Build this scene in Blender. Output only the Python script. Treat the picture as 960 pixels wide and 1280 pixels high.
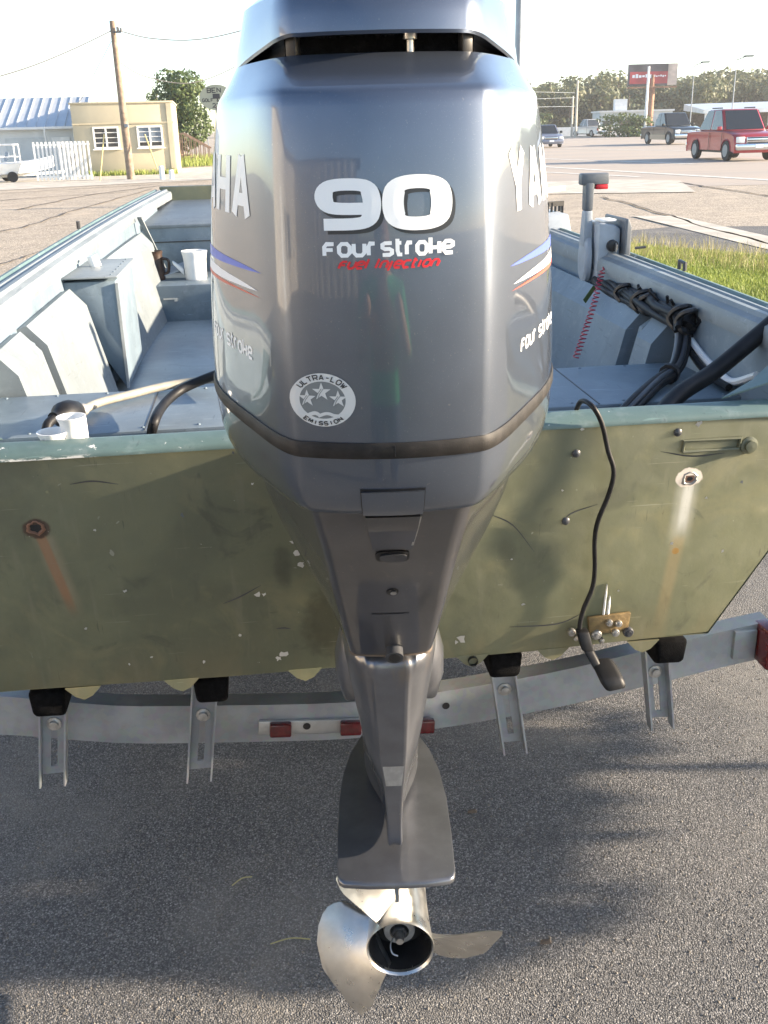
import bpy, bmesh, math, random
from mathutils import Vector, Matrix
from mathutils.bvhtree import BVHTree
R = math.radians
random.seed(7)
for o in list(bpy.data.objects): bpy.data.objects.remove(o)
scene = bpy.context.scene
COL = scene.collection

# ------------------------------------------------------------------ camera, sky, sun, exposure
PITCH, ROLL = R(21.15), math.atan(.026)
cam = bpy.data.cameras.new('camera'); cam.sensor_fit = 'VERTICAL'; cam.sensor_height = 24.0
cam.lens = 24.0 * 1244 / 1280; cam.clip_start = .05; cam.clip_end = 3000
camo = bpy.data.objects.new('camera', cam); COL.objects.link(camo)
F = Vector((0, math.cos(PITCH), -math.sin(PITCH))); U0 = Vector((0, math.sin(PITCH), math.cos(PITCH))); R0 = Vector((1, 0, 0))
RX = math.cos(ROLL) * R0 - math.sin(ROLL) * U0; UP = math.sin(ROLL) * R0 + math.cos(ROLL) * U0
m = Matrix((RX, UP, -F)).transposed().to_4x4(); m.translation = Vector((0, 0, 1.70)); camo.matrix_world = m
scene.camera = camo

SUN_EL, SUN_AZ = R(15.0), R(.8)          # azimuth: degrees behind the +X (right hand) direction
SDIR = Vector((math.cos(SUN_EL) * math.cos(SUN_AZ), -math.cos(SUN_EL) * math.sin(SUN_AZ), math.sin(SUN_EL)))
world = bpy.data.worlds.new('World'); scene.world = world; world.use_nodes = True
nt = world.node_tree; nt.nodes.clear()
out = nt.nodes.new('ShaderNodeOutputWorld'); bg = nt.nodes.new('ShaderNodeBackground'); sky = nt.nodes.new('ShaderNodeTexSky')
sky.sky_type = 'NISHITA'; sky.sun_disc = False; sky.sun_elevation = SUN_EL
sky.sun_rotation = math.atan2(SDIR.x, SDIR.y)
sky.air_density = .75; sky.dust_density = .6; sky.ozone_density = .6
bg.inputs['Strength'].default_value = .12
nt.links.new(sky.outputs[0], bg.inputs[0]); nt.links.new(bg.outputs[0], out.inputs[0])
sl = bpy.data.lights.new('sun', 'SUN'); sl.energy = 5.0; sl.angle = R(.6); sl.color = (1, .83, .63)
so = bpy.data.objects.new('sun', sl); COL.objects.link(so); so.rotation_euler = (-SDIR).to_track_quat('-Z', 'Y').to_euler(); so.location = SDIR * 50
scene.view_settings.view_transform = 'Standard'; scene.view_settings.look = 'None'
scene.view_settings.gamma = 1; scene.view_settings.exposure = 1.85; scene.view_settings.use_curve_mapping = False
scene.render.engine = 'CYCLES'

# ------------------------------------------------------------------ node helpers and materials
class X:
    """a socket with arithmetic"""
    def __init__(s, t, k): s.t, s.k = t, k
    def _m(s, op, *a, clamp=False):
        n = s.t.nodes.new('ShaderNodeMath'); n.operation = op; n.use_clamp = clamp
        for i, v in enumerate((s,) + a):
            if isinstance(v, X): s.t.links.new(v.k, n.inputs[i])
            else: n.inputs[i].default_value = v
        return X(s.t, n.outputs[0])
    def __add__(s, o): return s._m('ADD', o)
    def __sub__(s, o): return s._m('SUBTRACT', o)
    def __mul__(s, o): return s._m('MULTIPLY', o)
    def __truediv__(s, o): return s._m('DIVIDE', o)
    def rsub(s, v): return (s * -1) + v
    def abs(s): return s._m('ABSOLUTE')
    def pow(s, e): return s._m('POWER', e)
    def clamp(s): return s._m('ADD', 0.0, clamp=True)
    def max(s, o): return s._m('MAXIMUM', o)
    def min(s, o): return s._m('MINIMUM', o)
    def ramp(s, a, b):
        n = s.t.nodes.new('ShaderNodeMapRange'); n.clamp = True; n.interpolation_type = 'SMOOTHSTEP'
        s.t.links.new(s.k, n.inputs[0]); n.inputs[1].default_value = min(a, b); n.inputs[2].default_value = max(a, b)
        n.inputs[3].default_value = 0 if a < b else 1; n.inputs[4].default_value = 1 if a < b else 0
        return X(s.t, n.outputs[0])

class Mat:
    def __init__(s, name, base=(.5, .5, .5), rough=.5, metal=0., spec=.5, coat=0., coat_rough=.05):
        s.m = bpy.data.materials.new(name); s.m.use_nodes = True; s.t = s.m.node_tree
        s.b = s.t.nodes['Principled BSDF']
        s.b.inputs['Base Color'].default_value = (*base, 1); s.b.inputs['Roughness'].default_value = rough
        s.b.inputs['Metallic'].default_value = metal; s.b.inputs['Specular IOR Level'].default_value = spec
        s.b.inputs['Coat Weight'].default_value = coat; s.b.inputs['Coat Roughness'].default_value = coat_rough
        s.base = base; s.col = None; s.hgt = None
        s.tc = s.t.nodes.new('ShaderNodeTexCoord')
    def sep(s):
        n = s.t.nodes.new('ShaderNodeSeparateXYZ'); s.t.links.new(s.tc.outputs['Object'], n.inputs[0])
        return [X(s.t, n.outputs[i]) for i in range(3)]
    def noise(s, scale, detail=4, rough=.55, dist=0., stretch=None, color=False):
        n = s.t.nodes.new('ShaderNodeTexNoise'); n.inputs['Scale'].default_value = scale; n.inputs['Detail'].default_value = detail
        n.inputs['Roughness'].default_value = rough; n.inputs['Distortion'].default_value = dist
        v = s.tc.outputs['Object']
        if stretch:
            mp = s.t.nodes.new('ShaderNodeMapping'); mp.inputs['Scale'].default_value = stretch; s.t.links.new(v, mp.inputs[0]); v = mp.outputs[0]
        s.t.links.new(v, n.inputs['Vector']); return X(s.t, n.outputs['Color' if color else 'Fac'])
    def voro(s, scale, out='Color', feature='F1', stretch=None):
        n = s.t.nodes.new('ShaderNodeTexVoronoi'); n.inputs['Scale'].default_value = scale; n.feature = feature
        v = s.tc.outputs['Object']
        if stretch:
            mp = s.t.nodes.new('ShaderNodeMapping'); mp.inputs['Scale'].default_value = stretch; s.t.links.new(v, mp.inputs[0]); v = mp.outputs[0]
        s.t.links.new(v, n.inputs['Vector']); return X(s.t, n.outputs[out])
    def _c(s, c):
        if isinstance(c, X): return c.k
        n = s.t.nodes.new('ShaderNodeRGB'); n.outputs[0].default_value = (*c, 1); return n.outputs[0]
    def mix(s, fac, c, mode='MIX'):
        """blend colour c over what there is, by fac (X or number)"""
        n = s.t.nodes.new('ShaderNodeMixRGB'); n.blend_type = mode
        if isinstance(fac, X): s.t.links.new(fac.k, n.inputs[0])
        else: n.inputs[0].default_value = fac
        s.t.links.new(s.col if s.col else s._c(s.base), n.inputs[1]); s.t.links.new(s._c(c), n.inputs[2])
        s.col = n.outputs[0]; s.t.links.new(s.col, s.b.inputs['Base Color']); return s
    def vary(s, scale, lo, hi, **k):
        f = s.noise(scale, **k).ramp(.3, .7); b = s.base
        return s.mix(f, tuple(min(1, v * hi) for v in b)) if False else s.mix(f, tuple(min(1, v * hi) for v in b)).mix(f.rsub(1) * .9, tuple(v * lo for v in b))
    def bump(s, h, strength=.3, dist=.002):
        n = s.t.nodes.new('ShaderNodeBump'); n.inputs['Strength'].default_value = strength; n.inputs['Distance'].default_value = dist
        s.t.links.new(h.k, n.inputs['Height'])
        if s.hgt: s.t.links.new(s.hgt, n.inputs['Normal'])
        s.hgt = n.outputs[0]; s.t.links.new(s.hgt, s.b.inputs['Normal']); return s
    def rough(s, x): s.t.links.new(x.k, s.b.inputs['Roughness']); return s
    def metal(s, x): s.t.links.new(x.k, s.b.inputs['Metallic']); return s

def simple(name, base, rough=.5, metal=0., sc=None, lo=.8, hi=1.2, bump=None, **k):
    a = Mat(name, base, rough, metal, **k)
    if sc: a.vary(sc, lo, hi)
    if bump: a.bump(a.noise(bump[0]), bump[1], bump[2])
    return a

M = {}
# outboard paint: blue-grey metallic with clear coat
a = Mat('cowl_paint', (.128, .152, .195), .38, .80, coat=1.0, coat_rough=.03)
fl = a.voro(2600, 'Color'); a.mix(.10, fl, 'OVERLAY'); a.vary(9, .93, 1.07)
dirt = a.noise(260, 2).ramp(.70, .78); a.mix(dirt * .30, (.35, .33, .30)); a.mix(a.noise(900, 2).ramp(.66, .72) * .22, (.40, .42, .45))
cr_ = a.noise(34, 5, .65, 0, (1, 1, .35)).ramp(.35, .8) * .07 + .02; a.t.links.new(cr_.k, a.b.inputs['Coat Roughness'])
a.bump(a.noise(190, 2), .025, .001); M['cowl'] = a
a = Mat('casing_paint', (.050, .050, .055), .40, .35, coat=1.0, coat_rough=.07)
a.vary(14, .85, 1.15); a.mix(a.noise(320, 3).ramp(.66, .76) * .22, (.30, .28, .26))
a.mix(a.noise(60, 3, stretch=(1, 1, .12)).ramp(.62, .8) * .10, (.30, .24, .17)); M['casing'] = a
a = Mat('leg_paint', (.150, .156, .172), .34, .70, coat=.8, coat_rough=.08)
a.vary(18, .88, 1.12); x, y, z = a.sep()
a.mix(z.ramp(.93, 1.0) * a.noise(30, 4, stretch=(1, 1, .25)).ramp(.5, .66) * .55, (.32, .22, .10))
a.mix(a.noise(300, 3).ramp(.68, .76) * .35, (.4, .38, .35)); M['leg'] = a
M['rubber'] = simple('gasket_rubber', (.016, .014, .013), .6, 0, 40, .6, 1.7, (600, .25, .001), spec=.3)
M['rubber2'] = simple('black_rubber', (.010, .010, .011), .5, 0, 30, .7, 1.5, spec=.3)
M['black'] = simple('black_plastic', (.012, .012, .013), .45, 0, 30, .7, 1.5)
M['plast'] = simple('dark_plastic', (.045, .047, .052), .42, 0, 40, .8, 1.25)
M['steel'] = Mat('propeller_steel', (.60, .59, .56), .20, 1.0)
M['steel'].vary(26, .86, 1.08); M['steel'].rough(M['steel'].noise(40, 5).ramp(.2, .9) * .20 + .24)
M['steel'].mix(M['steel'].noise(18, 4).ramp(.55, .75) * .15, (.50, .40, .28))
M['bolt'] = simple('bolt_metal', (.55, .54, .52), .35, .9, 60, .7, 1.2)
M['anode'] = simple('anode_metal', (.36, .35, .33), .6, .4, 60, .8, 1.15)
M['w_decal'] = simple('white_decal', (.78, .80, .82), .35)
M['s_decal'] = simple('silver_decal', (.80, .83, .84), .4, 0.)
M['badge'] = simple('badge_silver', (.56, .58, .58), .45)
M['k_decal'] = simple('dark_decal', (.03, .032, .036), .4)
M['g_decal'] = simple('grey_decal', (.16, .18, .19), .4)
M['r_decal'] = simple('red_decal', (.62, .02, .03), .4)
M['o_decal'] = simple('red_stripe_decal', (.55, .10, .06), .4)
M['b_decal'] = simple('blue_stripe_decal', (.08, .13, .55), .4)

# transom: worn olive paint with stains (object space = boat frame)
a = Mat('olive_paint', (.150, .156, .094), .5); x, y, z = a.sep()
a.mix(a.noise(2.3, 5, .6, .6).ramp(.42, .62) * .7, (.098, .104, .068))
a.mix(a.noise(5.5, 6, .65, 1.2).ramp(.52, .68) * .5, (.200, .188, .105))
a.mix(a.noise(9, 5, .6, 1.5).ramp(.60, .74) * .55, (.066, .072, .050))
a.mix(a.noise(70, 3, .6, 0, (1, 1, .15)).ramp(.55, .8) * .2, (.19, .18, .12))
def streak(a, x, z, x0, z0, L, w, slope, col, k, ns=30):
    t = z.rsub(z0) / L
    xx = (x - x0 - t * slope).abs()
    wob = a.noise(ns, 4, .6, 0, (1, 1, .2)) * .9 + .45
    mk = (xx / w).ramp(1.0, .25) * t.ramp(-.02, .05) * t.ramp(1.0, .55) * wob
    a.mix(mk.clamp() * k, col)
def blot(a, x, z, x0, z0, rx, rz, col, k, hard=.6):
    d = ((x - x0) / rx).pow(2.0) if False else ((x - x0) / rx) * ((x - x0) / rx) + ((z - z0) / rz) * ((z - z0) / rz)
    d = d + (a.noise(55, 3) - .5) * .9
    a.mix(d.ramp(1.0, hard) * k, col)
streak(a, x, z, -.612, 1.035, .185, .0125, .036, (.21, .072, .022), 1.4)
streak(a, x, z, -.607, 1.035, .20, .026, .035, (.30, .25, .16), .45)
blot(a, x, z, -.616, 1.048, .027, .022, (.055, .028, .018), .95)
streak(a, x, z, .592, 1.055, .150, .030, -.004, (.40, .40, .35), .55, 60); streak(a, x, z, .594, 1.055, .125, .014, -.003, (.56, .56, .52), .65, 90)
streak(a, x, z, .590, .94, .26, .020, -.020, (.33, .24, .12), .40)
blot(a, x, z, .592, 1.064, .028, .021, (.56, .50, .44), .95, .75)
blot(a, x, z, .586, .905, .008, .008, (.26, .15, .04), .9)
blot(a, x, z, .245, .93, .022, .04, (.07, .072, .048), .45, .0)
blot(a, x, z, -.185, .93, .022, .06, (.05, .052, .036), .5, .0)
blot(a, x, z, -.10, .80, .07, .10, (.055, .052, .030), .8, .1)
blot(a, x, z, .44, 1.03, .06, .03, (.07, .075, .05), .6, .1)
chip = a.noise(95, 4, .7).ramp(.705, .73) * a.noise(6, 2).ramp(.5, .62)
a.mix(chip, (.55, .56, .52))
sc = a.noise(60, 2, .5, .4, (.12, 1, 1)).ramp(.74, .77) * a.noise(4, 2).ramp(.5, .6); a.mix(sc * .7, (.03, .035, .025))
for st_, th_, k_, cl_ in (((.06, 1, 1.4), .705, .55, (.26, .26, .19)), ((1.6, 1, .05), .71, .5, (.05, .052, .038)), ((.35, 1, .30), .74, .6, (.33, .33, .27))):
    a.mix(a.noise(150, 2, .5, .25, st_).ramp(th_, th_ + .02) * a.noise(7, 3).ramp(.42, .58) * k_, cl_)
a.mix(a.noise(190, 3, .7).ramp(.70, .74) * .8, (.24, .235, .18)); a.mix(a.noise(140, 3, .7).ramp(.72, .75) * .7, (.045, .045, .032))
a.mix(z.ramp(.80, .70) * a.noise(12, 4, .6, 0, (1, 1, .3)).ramp(.42, .62) * .45, (.20, .17, .095))
a.mix(a.noise(34, 3, .5, 0, (1, 1, .06)).ramp(.60, .72) * .3, (.21, .20, .14))
a.bump(a.noise(38, 4), .14, .003); a.bump(a.noise(3.2, 3), .35, .02); a.rough(a.noise(25, 4).ramp(.3, .75) * .3 + .38); M['olive'] = a
# top cap of the transom: teal grey paint with chips
def boatpaint(name, base, chips, chipcol=(.62, .64, .62), sc=26):
    a = Mat(name, base, .46); a.vary(3.5, .82, 1.12); a.mix(a.noise(22, 5, .65).ramp(.5, .78) * .22, (.42, .46, .48))
    a.mix(a.noise(90, 3).ramp(.64, .74) * .25, (.12, .14, .16))
    a.mix(a.noise(120, 2, .5, .3, (.08, 1, 1)).ramp(.66, .70) * a.noise(6, 3).ramp(.4, .6) * .45, tuple(min(1, v * 1.9) for v in base)); a.mix(a.noise(110, 2, .5, .3, (1, .08, 1)).ramp(.67, .71) * .4, tuple(v * .45 for v in base))
    a.mix(a.noise(7, 5, .7, .8).ramp(.54, .66) * .35, tuple(v * .62 for v in base)); a.mix(a.noise(170, 3, .7).ramp(.70, .74) * .6, tuple(v * .4 for v in base))
    if chips: a.mix(a.noise(sc, 5, .7).ramp(.66, .69) * chips, chipcol)
    a.bump(a.noise(30, 4), .12, .002); a.bump(a.noise(4, 3), .2, .015); return a
M['teal'] = boatpaint('teal_paint', (.105, .165, .160), .95, (.68, .70, .68), 34)
a = M['teal']; x, y, z = a.sep(); a.mix(a.noise(16, 5, .7, 0, (1, 1, 4)).ramp(.47, .53) * z.ramp(1.1885, 1.1835) * x.ramp(-.40, -.50), (.70, .71, .68))
M['grey_in'] = boatpaint('boat_grey_paint', (.195, .222, .235), .12)
M['blue_in'] = boatpaint('boat_blue_grey_paint', (.165, .215, .255), .10)
M['floor_in'] = boatpaint('boat_deck_paint', (.215, .265, .30), .25, (.40, .45, .48), 60)
M['alu'] = simple('raw_aluminium', (.62, .63, .62), .36, .85, 12, .8, 1.1)
a = Mat('galvanised', (.38, .40, .42), .48, .55); a.mix(.35, a.voro(70), 'SOFT_LIGHT'); a.vary(8, .8, 1.12)
a.mix(a.noise(20, 4).ramp(.62, .75) * .3, (.28, .25, .2)); M['galv'] = a
M['carpet'] = simple('bunk_carpet', (.0045, .0045, .005), .95, 0, 90, .6, 1.8, (500, .6, .004), spec=.1)
M['redlens'] = simple('red_lens', (.10, .007, .009), .18, 0, 90, .7, 1.2, coat=.6)
M['pvc'] = simple('white_plastic', (.80, .81, .80), .38, 0, 12, .93, 1.05)
M['hose'] = simple('tan_hose', (.30, .285, .235), .5, 0, 50, .85, 1.1)
M['brown'] = simple('dark_brown_glaze', (.035, .021, .015), .38, 0, 18, .5, 2.2)
M['greyp'] = simple('throttle_grey', (.12, .135, .15), .42, 0, 30, .9, 1.1)
M['lightp'] = simple('throttle_light_grey', (.33, .37, .41), .42, 0, 20, .9, 1.08)
M['redp'] = simple('red_plastic', (.55, .02, .03), .35)
M['lany'] = simple('red_lanyard', (.40, .03, .06), .4)
M['stone'] = simple('loose_stone', (.17, .155, .135), .8, 0, 300, .5, 1.6)
M['wood'] = simple('mount_board', (.20, .135, .055), .65, 0, 60, .7, 1.25, (160, .4, .002))
# asphalt with chips
def asphalt(name, c1, c2, dust, scale=210, dk=.6):
    a = Mat(name, c1, .85); cell = a.voro(scale, 'Color'); s = a.t.nodes.new('ShaderNodeSeparateColor'); a.t.links.new(cell.k, s.inputs[0])
    g = X(a.t, s.outputs[0]); h = X(a.t, s.outputs[1])
    a.mix(g.ramp(.25, .95), c2); a.mix(h.ramp(.86, .97) * .8, tuple(min(1, v * 1.7) for v in c2)); a.mix(h.ramp(.22, .05) * .8, tuple(v * .4 for v in c1))
    dst = a.voro(scale, 'Distance'); a.mix(dst.ramp(.38, .72) * .55, tuple(v * .45 for v in c1))
    dn = a.noise(1.1, 5, .6, .4).ramp(.46, .70); a.mix(dn * dk, dust)
    a.mix(a.noise(2.7, 4, .6).ramp(.55, .75) * .45, tuple(v * .45 for v in c1))
    a.bump(dst.rsub(1), .8, .006); a.bump(a.noise(60, 3), .3, .006); return a
M['asphalt'] = asphalt('asphalt', (.098, .098, .100), (.222, .216, .210), (.26, .243, .215), 270, .55)
a = asphalt('worn_lot', (.36, .305, .235), (.50, .42, .325), (.52, .43, .32), 40)
M['lot'] = a
a = Mat('road_asphalt', (.36, .315, .27), .8); a.mix(a.noise(.25, 4, .6, 0, (.1, 1, 1)).ramp(.4, .65) * .6, (.44, .36, .28)); a.mix(a.noise(.9, 5, .6, 0, (.08, 1, 1)).ramp(.55, .75) * .6, (.24, .215, .195))
a.bump(a.noise(30, 3), .3, .01); M['road'] = a
a = Mat('concrete', (.50, .46, .39), .85); a.vary(2, .8, 1.15); a.mix(a.noise(14, 4).ramp(.6, .8) * .4, (.30, .26, .21)); a.bump(a.noise(40), .3, .004); M['conc'] = a
M['paint_w'] = simple('road_paint', (.62, .60, .54), .7, 0, 3, .7, 1.1)
M['crack'] = simple('crack_filler', (.10, .085, .07), .8, 0, 3, .7, 1.4)
# background
def stucco(name, base): 
    a = Mat(name, base, .85); a.vary(.8, .9, 1.06); a.mix(a.noise(3, 5, .6, 0, (1, 1, .2)).ramp(.6, .8) * .25, tuple(v * .6 for v in base)); a.bump(a.noise(30), .3, .01); return a
M['tan'] = stucco('tan_stucco', (.52, .455, .32)); M['white_w'] = stucco('white_siding', (.66, .68, .68)); M['pale'] = stucco('pale_blockwork', (.55, .58, .58))
M['metroof'] = simple('metal_roof', (.60, .63, .65), .38, .45, 1.2, .9, 1.06)
M['trimw'] = simple('white_trim', (.78, .78, .76), .5, 0, 3, .93, 1.05)
M['glass_d'] = simple('dark_window_glass', (.03, .035, .04), .06, 0, 2, .7, 1.4, spec=.8)
M['blind'] = simple('window_blind', (.16, .20, .25), .5, 0, 8, .8, 1.15)
M['pole'] = simple('weathered_pole', (.25, .19, .14), .85, 0, 6, .7, 1.3, (20, .5, .02))
M['yellow'] = simple('yellow_guard', (.55, .45, .20), .5)
M['wire'] = simple('overhead_wire', (.10, .10, .10), .6)
M['lamp_pole'] = simple('grey_steel_pole', (.26, .29, .32), .4, .3, 4, .9, 1.1)
M['signc'] = simple('cream_sign', (.36, .37, .28), .5, 0, 2, .95, 1.05)
M['railw'] = simple('weathered_wood', (.30, .20, .14), .8, 0, 6, .7, 1.2)
M['tyre'] = simple('tyre_rubber', (.018, .018, .02), .75, 0, 8, .7, 1.4)
M['chrome'] = simple('chrome', (.65, .65, .66), .18, 1.0)
M['cglass'] = simple('car_glass', (.02, .024, .028), .05, 0, spec=.9)
M['hlamp'] = simple('headlamp', (.80, .80, .76), .12, 0, coat=.5)
def carpaint(n, c): return Mat(n, c, .35, .3, coat=1, coat_rough=.04)
M['c_red'] = carpaint('red_car_paint', (.36, .022, .028)); M['c_dark'] = carpaint('dark_green_car_paint', (.02, .027, .03)); M['c_tan'] = carpaint('tan_car_paint', (.20, .165, .12))
M['c_white'] = carpaint('white_car_paint', (.68, .68, .66)); M['c_blue'] = carpaint('blue_grey_car_paint', (.18, .20, .27))
def leafmat(name, base, hi):
    a = Mat(name, base, .6); oi = a.t.nodes.new('ShaderNodeNewGeometry'); r = X(a.t, oi.outputs['Random Per Island'])
    a.mix(r, hi); a.mix(a.noise(.35, 2).ramp(.45, .7) * .5, tuple(v * .6 for v in base))
    a.b.inputs['Subsurface Weight'].default_value = 0
    tr = a.t.nodes.new('ShaderNodeBsdfTranslucent'); mx = a.t.nodes.new('ShaderNodeMixShader'); mx.inputs[0].default_value = .28
    a.t.links.new(a.col, tr.inputs[0]); o = a.t.nodes['Material Output']; a.t.links.new(a.b.outputs[0], mx.inputs[1]); a.t.links.new(tr.outputs[0], mx.inputs[2]); a.t.links.new(mx.outputs[0], o.inputs[0])
    return a
M['leaf'] = leafmat('leaf_green', (.045, .085, .022), (.11, .15, .04))
M['leaf_far'] = leafmat('woodland_leaves', (.075, .105, .045), (.17, .165, .08))
M['leaf_shrub'] = leafmat('shrub_leaves', (.05, .085, .03), (.11, .14, .05))
M['grass'] = leafmat('grass_blades', (.21, .28, .05), (.44, .48, .12))
M['straw'] = leafmat('dry_grass', (.30, .27, .11), (.42, .38, .18))
M['bark'] = simple('bark', (.11, .085, .065), .9, 0, 6, .6, 1.3)
M['soil'] = simple('verge_soil', (.20, .185, .07), .9, 0, 1.5, .7, 1.3)
M['bb_red'] = simple('billboard_red', (.42, .05, .06), .5, 0, .6, .7, 1.3); M['bb_dark'] = simple('billboard_dark', (.07, .06, .07), .5, 0, .5, .6, 1.8); M['bb_pale'] = simple('billboard_pale', (.50, .40, .34), .5, 0, .5, .6, 1.4)
M['rust'] = simple('rusty_steel', (.30, .16, .10), .8, 0, 2, .7, 1.3)
M['skin'] = simple('skin', (.50, .30, .21), .5); M['shirt'] = simple('green_shirt', (.01, .22, .10), .8); M['jeans'] = simple('blue_jeans', (.04, .06, .13), .8)
M['hair'] = simple('brown_hair', (.04, .025, .015), .6)
a = Mat('ribbed_wall', (.50, .46, .40), .6, .1); a.vary(1, .85, 1.1); M['shopwall'] = a

# ------------------------------------------------------------------ mesh builder
class MB:
    def __init__(s, off=(0, 0, 0)): s.v = []; s.f = []; s.mi = []; s.off = Vector(off); s.cur = 0
    def add(s, vs, fs):
        b = len(s.v); s.v += [tuple(Vector(p) - s.off) for p in vs]
        for f in fs: s.f.append([b + i for i in f]); s.mi.append(s.cur)
        return s
    def hexa(s, p):   # 4 bottom ccw, 4 top ccw
        return s.add(p, [(3, 2, 1, 0), (4, 5, 6, 7), (0, 1, 5, 4), (1, 2, 6, 5), (2, 3, 7, 6), (3, 0, 4, 7)])
    def box(s, c, d, rz=0, rx=0, ry=0):
        mt = Matrix.Rotation(rz, 3, 'Z') @ Matrix.Rotation(ry, 3, 'Y') @ Matrix.Rotation(rx, 3, 'X'); c = Vector(c)
        q = [(-1, -1), (1, -1), (1, 1), (-1, 1)]
        return s.hexa([c + mt @ Vector((a * d[0] / 2, b * d[1] / 2, k * d[2] / 2)) for k in (-1, 1) for a, b in q])
    def bar(s, a, b, w, h, up=(0, 0, 1)):
        a, b = Vector(a), Vector(b); d = (b - a).normalized(); sd = d.cross(Vector(up)).normalized(); u = sd.cross(d)
        r = []
        for p in (a, b):
            r += [p - sd * w / 2 - u * h / 2, p + sd * w / 2 - u * h / 2, p + sd * w / 2 + u * h / 2, p - sd * w / 2 + u * h / 2]
        return s.hexa(r)
    def loft(s, secs, closed=True, cap0=True, cap1=True):
        n = len(secs[0]); vs = [p for q in secs for p in q]; fs = []
        for i in range(len(secs) - 1):
            for j in range(n if closed else n - 1):
                k = (j + 1) % n; fs.append((i * n + j, i * n + k, (i + 1) * n + k, (i + 1) * n + j))
        if cap0: fs.append(tuple(range(n - 1, -1, -1)))
        if cap1: fs.append(tuple((len(secs) - 1) * n + j for j in range(n)))
        return s.add(vs, fs)
    def tube(s, path, r, n=8, caps=True):
        P = [Vector(p) for p in path]; rr = r if isinstance(r, (list, tuple)) else [r] * len(P)
        t0 = (P[1] - P[0]).normalized(); u = t0.orthogonal().normalized(); secs = []
        for i, p in enumerate(P):
            t = ((P[min(i + 1, len(P) - 1)] - p).normalized() + (p - P[max(i - 1, 0)]).normalized())
            t = t.normalized() if t.length > 1e-6 else t0
            u = (u - t * u.dot(t)).normalized(); w = t.cross(u)
            secs.append([p + (u * math.cos(2 * math.pi * k / n) + w * math.sin(2 * math.pi * k / n)) * rr[i] for k in range(n)])
        return s.loft(secs, True, caps, caps)
    def lathe(s, prof, origin=(0, 0, 0), axis='Z', n=24, cap0=True, cap1=True):
        """prof: (radius, along)"""
        o = Vector(origin); secs = []
        for r, h in prof:
            q = []
            for k in range(n):
                a = 2 * math.pi * k / n; c, d = r * math.cos(a), r * math.sin(a)
                q.append(o + (Vector((c, d, h)) if axis == 'Z' else Vector((c, h, d)) if axis == 'Y' else Vector((h, c, d))))
            secs.append(q)
        return s.loft(secs, True, cap0, cap1)
    def prism(s, poly, a, b, axis='X'):
        def P(u, v, w): return (w, u, v) if axis == 'X' else (u, w, v) if axis == 'Y' else (u, v, w)
        return s.loft([[P(u, v, a) for u, v in poly], [P(u, v, b) for u, v in poly]])
    def sheet(s, poly, z=0.): return s.add([(p[0], p[1], z) for p in poly], [tuple(range(len(poly)))])
    def build(s, name, mat, parent=None, smooth=None, bev=0, seg=2, kind=None):
        me = bpy.data.meshes.new(name)
        if bev:
            bm = bmesh.new(); vs = [bm.verts.new(p) for p in s.v]
            for f in s.f:
                try: bm.faces.new([vs[i] for i in f])
                except ValueError: pass
            bmesh.ops.recalc_face_normals(bm, faces=bm.faces)
            ed = [e for e in bm.edges if len(e.link_faces) == 2 and e.calc_face_angle(0) > R(30)]
            bmesh.ops.bevel(bm, geom=ed, offset=bev, segments=seg, profile=.5, affect='EDGES', clamp_overlap=True)
            bm.to_mesh(me); bm.free()
        else:
            me.from_pydata(s.v, [], s.f)
            bm = bmesh.new(); bm.from_mesh(me); bmesh.ops.recalc_face_normals(bm, faces=bm.faces); bm.to_mesh(me); bm.free()
            if len(set(s.mi)) > 1: me.polygons.foreach_set('material_index', s.mi)
        for q in (mat if isinstance(mat, (list, tuple)) else [mat]): me.materials.append(M[q].m)
        if smooth is not None or bev:
            me.polygons.foreach_set('use_smooth', [True] * len(me.polygons)); me.set_sharp_from_angle(angle=R(smooth or 35))
        o = bpy.data.objects.new(name, me); COL.objects.link(o)
        if parent: o.parent = parent
        if kind: o['kind'] = kind
        return o

def tag(o, label, cat, group=None):
    o['label'] = label; o['category'] = cat
    if group: o['group'] = group
    return o
def thing(name, label, cat, loc=(0, 0, 0), rz=0, group=None):
    o = bpy.data.objects.new(name, None); COL.objects.link(o); o.location = loc; o.rotation_euler = (0, 0, rz); o.empty_display_size = .1
    return tag(o, label, cat, group)
def rebase(o, p):
    """move the origin of a top level mesh to p"""
    o.data.transform(Matrix.Translation(-Vector(p))); o.location = p; return o
def spline(pts, n=8):
    P = [Vector(p) for p in pts]; Q = [P[0] * 2 - P[1]] + P + [P[-1] * 2 - P[-2]]; r = []
    for i in range(1, len(Q) - 2):
        a, b, c, d = Q[i - 1:i + 3]
        for k in range(n):
            t = k / n; r.append(.5 * ((2 * b) + (c - a) * t + (2 * a - 5 * b + 4 * c - d) * t * t + (3 * b - a - 3 * c + d) * t ** 3))
    r.append(P[-1]); return r

# boat frame
TH = R(6.5); BO = Vector((-.005, 1.70, 0)); RB = Matrix.Rotation(TH, 3, 'Z')
def B(q): return BO + RB @ Vector(q)
def bthing(name, label, cat, q, group=None):
    """a thing at boat coordinates q; author its parts with MB(q) in boat coordinates"""
    return thing(name, label, cat, B(q), TH, group)
def ray(x, y): return F + RX * ((x - 480) / 1244) - UP * ((y - 640) / 1244)
def G(x, y, z=0.):   # where the sight line of a picture point meets the level z
    d = ray(x, y); return camo.location + d * ((z - 1.7) / d.z)
def D(x, y, Y):      # the point of a sight line at the distance Y
    d = ray(x, y); return camo.location + d * (Y / d.y)
camo.location = (0, 0, 1.70)

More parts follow.
